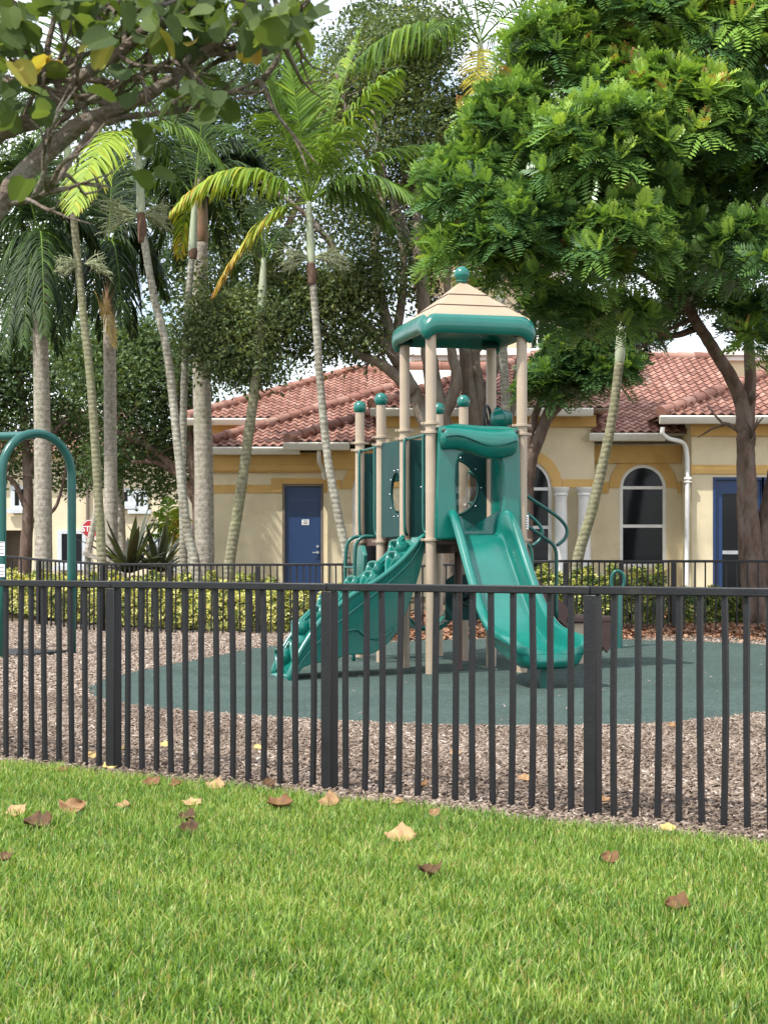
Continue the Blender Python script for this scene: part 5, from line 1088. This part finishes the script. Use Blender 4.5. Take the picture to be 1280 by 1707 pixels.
bgtree('tall grey-green tree rising behind the palm crowns', 420, 56, [(((420, 800), (430, 500), (440, 200)), .35, .10), (((425, 600), (380, 420), (340, 300)), .18, .05), (((430, 500), (500, 330), (560, 200)), .18, .05)],
       [(300, 440, 0, 90, 90), (390, 330, 0, 110, 120), (480, 220, 0, 110, 120), (420, 120, 0, 110, 100), (330, 200, 0, 90, 100), (560, 90, 0, 90, 80), (60, 250, 2, 90, 80), (-20, 360, 2, 90, 90), (-40, 480, 2, 90, 80), (20, 440, 2, 70, 60), (130, 180, 2, 90, 80), (20, 130, 2, 90, 80), (120, 380, 2, 80, 80), (230, 120, 2, 80, 80), (250, 330, 1, 80, 80), (550, 230, 1, 70, 80), (180, 300, 1, 80, 90), (640, 30, 1, 80, 70), (720, 70, 1, 70, 70)], 62000, 6, .17, tm=.5)

# ------------------------------------------------------------------ fern trees (feather leaves in rosettes)
def rosette(nleaf, young, seed):
    r = np.random.default_rng(seed); V = []; Fq = []; tt = []
    for i in range(nleaf):
        yg = i < young; az = i * 2.4 + r.normal(0, .2); el = (r.uniform(.85, 1.25) if yg else r.uniform(-.15, .75)); L = (.72 if yg else 1.0) * r.uniform(.85, 1.1)
        d = np.array([math.cos(az) * math.cos(el), math.sin(az) * math.cos(el), math.sin(el)]); s = np.array([-math.sin(az), math.cos(az), 0]); up = np.cross(d, s) * -1
        if up[2] < 0: up = -up
        npair = 8; droop = .32 if not yg else .05
        for k in range(npair + 1):
            f = .16 + .80 * k / npair; c = d * (L * f) - np.array([0, 0, 1]) * (droop * L * f * f)
            for sg in ((1, -1) if k < npair else (0,)):
                ll = .37 * L * math.sin(math.pi * (.25 + .62 * f)); dd = (s * sg * .86 + d * (.62 if sg else 1.0) + up * (.22 if not yg else .32) + r.normal(0, .07, 3)); dd /= np.linalg.norm(dd); dd[2] -= .12
                wv = np.cross(dd, up); wv /= np.linalg.norm(wv); w = .044; b0 = len(V)
                V += [c, c + dd * ll * .45 + wv * w, c + dd * ll, c + dd * ll * .45 - wv * w]; Fq.append((b0, b0 + 1, b0 + 2, b0 + 3)); tt += [(.30 if yg else 0) + (.06 if f > .7 else 0)] * 4
    return np.array(V), np.array(Fq), np.array(tt)
ROS = [rosette(9, 2, 1), rosette(8, 2, 2), rosette(10, 3, 3), rosette(8, 0, 4)]
def fern_crown(parent, blobs, n, size, seed=0, tmean=.38, shell=3.5, gap=-.5):
    bl = np.array(blobs); w = (bl[:, 3] * bl[:, 5]) ** 1.0; bi = rng.choice(len(bl), n, p=w / w.sum()); dirs = rand_dirs(n); dirs[:, 2] = np.where(dirs[:, 2] < -.35, -dirs[:, 2], dirs[:, 2]); rr = rng.uniform(.12, 1, n) ** (1 / shell)
    T = bl[bi, :3] + dirs * bl[bi, 3:6] * rr[:, None]; k = noise3(T, 2.0, seed) > gap; T, dirs, bi, rr = T[k], dirs[k], bi[k], rr[k]; n = len(T)
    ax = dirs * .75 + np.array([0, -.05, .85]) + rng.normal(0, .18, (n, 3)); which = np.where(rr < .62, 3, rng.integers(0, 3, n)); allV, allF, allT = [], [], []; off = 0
    tint = np.clip(rng.normal(tmean, .1, n) + rng.normal(0, .07, len(bl))[bi], .05, .68)
    for q in range(4):
        m = which == q
        if not m.any(): continue
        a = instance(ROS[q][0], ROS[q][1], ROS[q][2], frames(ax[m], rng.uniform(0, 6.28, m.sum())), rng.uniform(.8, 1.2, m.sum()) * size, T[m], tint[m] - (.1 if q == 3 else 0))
        allV.append(a[0]); allF.append(a[1] + off); allT.append(a[2]); off += len(a[0])
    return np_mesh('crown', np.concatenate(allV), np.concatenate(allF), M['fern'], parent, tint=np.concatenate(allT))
dF = 27.0; b = ground_pt(1262, 29.6); f1 = thing('fern_tree', 'large glossy fern tree filling the upper right, its bark trunk behind the fence', 'tree', b)
limbs(f1, [([b + V3(.05, 0, -.15), b + V3(.0, 0, .15)] + Q(29.6, (1254, 950), (1246, 860), (1243, 760), (1240, 700)), .30, .135), (Q(29.6, (1241, 720), (1232, 660, -.1), (1200, 600, -.4), (1165, 545, -.9), (1135, 490, -1.4), (1100, 400, -2), (1050, 280, -2.4)), .15, .06),
           (Q(29.6, (1241, 720), (1250, 640), (1246, 560), (1240, 470), (1225, 330)), .13, .06), ([b + V3(.12, .1, -.1)] + Q(29.7, (1270, 940), (1283, 850), (1300, 760), (1320, 650), (1340, 500)), .26, .10),
           (Q(29.0, (1165, 545), (1120, 560, -.4), (1085, 545, -.7), (1040, 520, -1)), .07, .03), (Q(28.6, (1110, 420), (1010, 380, -1), (900, 340, -1.5), (820, 330, -1.8)), .08, .03), (Q(28.4, (1135, 490), (1040, 440, -.8), (960, 400, -1.2)), .07, .03), (Q(29.0, (1085, 548, -.5), (1075, 575, -.6), (1050, 578, -.6)), .035, .015)], 'barkdark', 4, .7)
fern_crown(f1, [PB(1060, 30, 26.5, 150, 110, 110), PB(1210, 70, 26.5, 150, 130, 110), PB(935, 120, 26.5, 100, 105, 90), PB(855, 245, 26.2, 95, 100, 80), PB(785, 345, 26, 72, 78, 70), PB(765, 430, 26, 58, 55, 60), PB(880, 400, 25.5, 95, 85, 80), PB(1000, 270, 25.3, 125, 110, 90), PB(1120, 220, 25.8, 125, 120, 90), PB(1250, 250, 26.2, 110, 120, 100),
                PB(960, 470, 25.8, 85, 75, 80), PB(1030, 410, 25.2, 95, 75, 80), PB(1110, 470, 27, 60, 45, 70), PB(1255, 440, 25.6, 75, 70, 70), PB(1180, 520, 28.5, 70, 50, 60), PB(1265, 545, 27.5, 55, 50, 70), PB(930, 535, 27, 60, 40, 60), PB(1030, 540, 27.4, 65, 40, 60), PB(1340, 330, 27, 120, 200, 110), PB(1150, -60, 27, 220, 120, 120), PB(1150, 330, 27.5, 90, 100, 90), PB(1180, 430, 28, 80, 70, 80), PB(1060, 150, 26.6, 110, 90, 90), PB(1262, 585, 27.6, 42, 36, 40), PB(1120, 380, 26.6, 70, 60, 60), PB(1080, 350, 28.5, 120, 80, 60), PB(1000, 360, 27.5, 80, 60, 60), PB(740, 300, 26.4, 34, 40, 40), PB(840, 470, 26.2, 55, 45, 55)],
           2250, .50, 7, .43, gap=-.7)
b = ground_pt(872, 33.4); f2 = thing('fern_tree', 'smaller dark fern tree with forked stems, behind the right side of the slide', 'tree', b)
limbs(f2, [([b - V3(0, 0, .1)] + Q(33.4, (873, 880), (880, 780), (905, 710), (935, 640), (960, 585), (985, 530)), .22, .06), (Q(33.4, (876, 820), (882, 730), (900, 670), (925, 610)), .12, .05), (Q(33.4, (905, 710), (950, 660), (990, 620)), .08, .03)], 'barkdark', 3, .6)
fern_crown(f2, [PB(925, 640, 32.8, 52, 42), PB(965, 600, 32.8, 58, 48), PB(1015, 575, 32.8, 55, 45), PB(1010, 625, 32.6, 55, 38), PB(900, 660, 32.6, 34, 28), PB(1060, 560, 33, 45, 35), PB(960, 665, 32.8, 45, 20), PB(960, 560, 33, 60, 40)], 460, .44, 9, .26)

# ------------------------------------------------------------------ near tree: branches and broad leaves at the upper left
dN = 3.7; nb_ = Vector((-1.95, 3.95, 0)); nt_ = thing('broadleaf_tree', 'near tree whose lichen-spotted branches and broad leaves hang in at the upper left', 'tree', nb_)
N_ = lambda *pp: [P(x, y, dN + (p[0] if p else 0)) for x, y, *p in pp]
npaths = [([nb_ - V3(0, 0, .05), nb_ + V3(.05, 0, .6), nb_ + V3(.3, -.05, 1.5)] + N_((-140, 470), (-50, 400), (15, 322), (70, 262), (135, 208), (200, 180), (265, 148), (330, 95), (400, 35), (460, -40)), .044, .006),
          (N_((-120, 460), (-60, 290), (0, 222), (60, 200), (105, 160), (150, 118), (210, 80), (260, 20), (290, -60)), .026, .009), (N_((130, 205), (165, 207), (215, 195), (290, 186), (345, 172), (395, 150, -.1), (440, 132, -.1)), .010, .003),
          (N_((-20, 140), (60, 134), (140, 132), (190, 138), (235, 125), (290, 100), (360, 85), (430, 60)), .010, .004), (N_((165, 205), (130, 250, -.1), (95, 300, -.2), (60, 332, -.2), (20, 340, -.2)), .009, .004), (N_((75, 258), (85, 215), (110, 195), (160, 160), (220, 128)), .012, .004),
          (N_((200, 178), (150, 165), (95, 155), (40, 120), (10, 60)), .010, .004), (N_((265, 148), (250, 90), (270, 40), (240, -30)), .008, .003), (N_((330, 95), (370, 90), (420, 95), (475, 80)), .007, .003), (N_((105, 160), (80, 90), (90, 20), (60, -60)), .010, .004), (N_((150, 118), (170, 60), (150, 0)), .007, .003), (N_((400, 35), (450, 30), (490, 15)), .007, .003), (N_((40, 205), (60, 150), (100, 110)), .008, .003)]
limbs(nt_, npaths, 'barknear', 6, .13, 'branches', 10)
def broad():
    V = []; Fq = []
    for sg in (1, -1):
        o = [(0, 0), (.30, -.10), (.52, .18), (.50, .55), (.30, .92), (.10, 1.02), (0, .86)]; b = len(V)
        for x, y in o: V.append((x * sg * .92, y, .22 * x + .06 * math.sin(y * 5)))
        V.append((0, .30, -.01)); V.append((0, .58, -.01)); V.append((.27 * sg, .32, .05)); V.append((.26 * sg, .66, .06))
        q = [(0, 1, 9, 7), (1, 2, 3, 9), (9, 3, 10, 10), (7, 9, 10, 8), (3, 4, 10, 10), (8, 10, 4, 6), (4, 5, 6, 6)]
        for f in q: Fq.append(tuple(b + i for i in f))
    return np.array(V) - np.array([0, -.05, 0]), Fq
bv, bf = broad()
bf3 = []
for f in bf:
    if f[2] == f[3]: bf3.append(f[:3])
    else: bf3 += [(f[0], f[1], f[2]), (f[0], f[2], f[3])]
cl = [(250, 5, 280, 45, 150), (20, 60, 60, 80, 40), (330, 150, 60, 30, 16), (470, 45, 45, 45, 34), (120, 15, 100, 40, 30), (50, 150, 70, 50, 14), (200, 240, 90, 40, 5), (330, 50, 90, 35, 16), (40, 310, 30, 30, 2), (300, -90, 420, 60, 50), (-120, 120, 90, 200, 30), (150, 100, 130, 40, 7), (370, 165, 40, 30, 7)]
lp_, ltn = [], []
for x, y, sx_, sy_, n in cl:
    for k in range(n):
        lp_.append(tuple(P(random.gauss(x, sx_ * .55), random.gauss(y, sy_ * .55), dN + random.gauss(0, .19)))); ltn.append(random.uniform(.25, .75) if random.random() > .004 else random.uniform(.86, 1))
for x, y, t in ((82, 92, .9), (90, 100, .97), (165, 66, .88), (180, 76, .86), (265, 50, .87), (275, 58, .78), (322, 68, .97), (425, 75, .9), (428, 80, .98), (240, 205, .4), (330, 140, .5), (355, 150, .45)): lp_.append(tuple(P(x, y, dN - .15))); ltn.append(t)
n = len(lp_); ax = np.stack([rng.normal(0, .6, n), rng.normal(-.35, .6, n), rng.uniform(.2, 1.0, n)], 1); R = frames(ax, rng.uniform(0, 6.28, n))
# leaves hang: turn each so that its tip points down
tipd = R[:, :, 1]; flip = tipd[:, 2] > .2; R[flip, :, 0] *= -1; R[flip, :, 1] *= -1
a = instance(bv, bf3, np.where(np.abs(bv[:, 0]) < .02, .06, 0), R, rng.uniform(.038, .066, n), np.array(lp_), np.array(ltn))
np_mesh('foliage', *a[:2], M['near'], nt_, tint=a[2], smooth=True)

# ------------------------------------------------------------------ strap-leaved plants by the far fence
def strap_plant(label, px, d, n, L, tm, seed, name='bromeliad'):
    r = random.Random(seed); b = ground_pt(px, d); root = thing(name, label, 'plant', b); V = []; Fq = []; tt = []
    for i in range(n):
        az = i * 2.39996 + r.uniform(-.2, .2); el = r.uniform(.35, 1.3); l = L * r.uniform(.7, 1.1); w = .062 * L * r.uniform(.8, 1.2); d0 = Vector((math.cos(az) * math.cos(el), math.sin(az) * math.cos(el), math.sin(el))); s = Vector((-math.sin(az), math.cos(az), 0)); b0 = len(V); t = min(.78, max(0, r.gauss(tm, .2)))
        for k in range(7):
            f = k / 6; p = b + V3(0, 0, .62) + d0 * (l * f) - V3(0, 0, .35 * l * f * f * math.cos(el)); ww = w * .75 * [.8, 1, 1.05, 1, .8, .5, .03][k]; u = d0.cross(s) * -1
            V += [p - s * ww + u * ww * .4, p, p + s * ww + u * ww * .4]; tt += [t] * 3
        for k in range(6):
            q = b0 + 3 * k; Fq += [(q, q + 1, q + 4, q + 3), (q + 1, q + 2, q + 5, q + 4)]
    np_mesh('foliage', np.array([tuple(v) for v in V]), Fq, M['strap'], root, tint=np.array(tt), smooth=True); return root
strap_plant('large bronze strap-leaved plant beside the royal palm trunks', 215, 35.8, 36, 1.6, .28, 1)
strap_plant('olive strap-leaved plant between the bronze one and the leaning palm', 266, 36.2, 32, 1.4, .55, 2)
pb_ = ground_pt(283, 38.5); yp = thing('young_palm', 'small yellowing fan of palm fronds behind the strap-leaved plants', 'palm', pb_)
trunk(yp, [pb_ - V3(0, 0, .1), pb_ + V3(0, 0, .5), pb_ + V3(.02, 0, 1.1)], [.12, .10, .07], 'slim')
for tx, ty, ar, ti in ((240, 905, .5, .5), (262, 855, .4, .55), (300, 850, .4, .7), (318, 900, .5, .84), (280, 830, .1, .5), (250, 880, .5, .45), (310, 870, .5, .78)): frond(yp, pb_ + V3(.02, 0, 1.1), P(tx, ty, 38.3), arch=ar, L=.4, n=22, hang=.7, tint=ti, wid=.04)

# ------------------------------------------------------------------ single dry leaves
def dry_leaf(label, px, py, size, tint, curl, rz, tilt=0.2, lift=.03):
    d = CH * F / (py - HY); x = (px - CX) * d / F; z = gzf(x, d); V = []; n = 8; m_ = 7; o = Vector((x, d, z + lift))
    tot = Matrix.Rotation(tilt, 3, 'X') @ Matrix.Rotation(rz, 3, 'Z')
    for i in range(n + 1):
        t = i / n; hw = (.5 * math.sin(math.pi * min(1, max(.0, t)) ** .85) ** .6 * (1 - .15 * t) + .01) * (1 + .14 * math.sin(t * 11 + px) + .08 * math.sin(t * 23 + py))
        for j in range(m_ + 1):
            s = 2 * j / m_ - 1; xx = s * hw; zz = curl * .7 * (xx * xx * 2.0 + .8 * (t - .5) ** 2 * (1 + math.sin(px))) + .05 * math.sin(t * 7 + s * 3 + px) + .035 * math.sin(s * 7 + t * 5 + px * 2)
            V.append(o + tot @ (Vector((xx, t - .5, zz)) * size))
    Fq = [(i * (m_ + 1) + j, i * (m_ + 1) + j + 1, (i + 1) * (m_ + 1) + j + 1, (i + 1) * (m_ + 1) + j) for i in range(n) for j in range(m_)]
    tt = np.clip([tint + .12 * math.sin(i * .9) * math.sin(i * .31) for i in range(len(V))], 0, 1)
    ob = np_mesh('dry_leaf', np.array([tuple(v) for v in V]), Fq, M['dry'], None, o, tint=tt, smooth=True)
    so = ob.modifiers.new('thick', 'SOLIDIFY'); so.thickness = .002
    tag(ob, label, 'leaf', 'dry leaves fallen on the grass and wood chips'); return ob
DL = [('pale tan leaf lying flat at the far left edge of the lawn', 27, 1366, .115, .66, .3, .6), ('dark curled leaf just in front of the pale tan leaf at the far left', 62, 1388, .15, .10, .9, 1.2), ('big folded orange-brown leaf with a dark hollow, left of the grass', 124, 1362, .15, .45, 1.0, -.5), ('brown upright leaf against the grass edge left of the first fence post', 102, 1292, .10, .30, .5, .2),
      ('yellow round leaf at the foot of the left fence post', 183, 1284, .105, .95, .2, .9), ('small pinkish leaf in the grass right of the big folded leaf', 205, 1356, .08, .52, .5, 1.7), ('pale leaf standing above two dark curled leaves', 321, 1352, .115, .68, .4, .3), ('dark curled leaf, upper of the stacked dark pair', 312, 1378, .10, .06, 1.0, 1.5), ('dark shiny curled leaf, lower of the stacked dark pair', 314, 1398, .10, .05, 1.2, .8),
      ('brown leaf at the grass edge below the fifth picket right of the left post', 253, 1318, .11, .33, .7, .4), ('small brown leaf beside the tan leaf at the grass edge', 292, 1320, .08, .3, .6, 2.1), ('tan leaf split down its middle at the grass edge', 360, 1322, .12, .63, .3, 1.3), ('dark leaf on its side under the crooked picket', 449, 1318, .09, .12, .9, .2), ('large brown-grey leaf folded like a tent near the middle post', 466, 1357, .155, .33, .8, .9),
      ('tan and brown leaf pair of lobes just right of the tent-folded leaf', 549, 1352, .12, .52, .7, 1.6), ('dark oval leaf cut by the left edge of the picture', 8, 1448, .085, .16, .9, .1), ('largest pale tan leaf, flat in the middle of the lawn', 668, 1410, .16, .66, .35, 1.5), ('dark brown cupped leaf alone in the centre of the lawn', 714, 1470, .11, .10, 1.1, .5), ('small brown folded leaf right of centre on the lawn', 1016, 1448, .085, .28, .9, 1.0),
      ('reddish brown cupped leaf lowest on the lawn, at the right', 1129, 1528, .10, .24, 1.0, 1.4), ('small orange leaf at the grass edge right of the middle post', 724, 1370, .07, .45, .5, .7), ('tan leaf on the grass edge under the rail, right of the middle post', 663, 1350, .075, .6, .4, 1.9), ('pale yellow leaf at the grass edge below the right post', 1113, 1394, .085, .93, .2, 1.1), ('brown leaf on the wood chips beside the right post', 1006, 1348, .085, .5, .5, 1.4),
      ('bright yellow leaf on the wood chips between the left and middle posts', 431, 1252, .085, .97, .2, .5), ('yellow leaf on the wood chips right of the left post', 277, 1248, .095, .92, .2, 1.3), ('tan leaf on the wood chips near the middle of the fence', 758, 1262, .08, .6, .4, .8), ('orange-tan leaf on the wood chips left of the right post', 874, 1306, .09, .58, .5, 1.2), ('yellowish leaf on the wood chips touching the left post', 208, 1254, .08, .88, .3, 1.8), ('brown leaf on the wood chips by the rubber edge at the right', 1120, 1216, .09, .45, .6, .3),
      ('flat pale leaf on the wood chips under the left pickets', 150, 1266, .10, .80, .2, 1.6), ('brown curled leaf on the wood chips right of the middle post', 700, 1322, .09, .36, .8, .7)]
for i, q in enumerate(DL): dry_leaf(*q, tilt=random.uniform(.15, .6) if q[2] > 1280 else random.uniform(.2, .5), lift=.045 if q[2] > 1310 else .03)

# leaning stake by the stop sign
sb_ = ground_pt(139, 34.2); stv = thing('wooden_stake', 'grey leaning wooden tree stake crossing in front of the stop sign', 'stake', sb_)
MB().tube([sb_ - V3(0, 0, .1), P(148, 915, 34.2), P(166, 828, 34.2)], [.075, .07, .06], 8).build('pole', M['royal'], stv)
MB().bar(P(139, 922, 34.1), P(166, 931, 34.1), .05, .09).build('cross_board', M['royal'], stv)
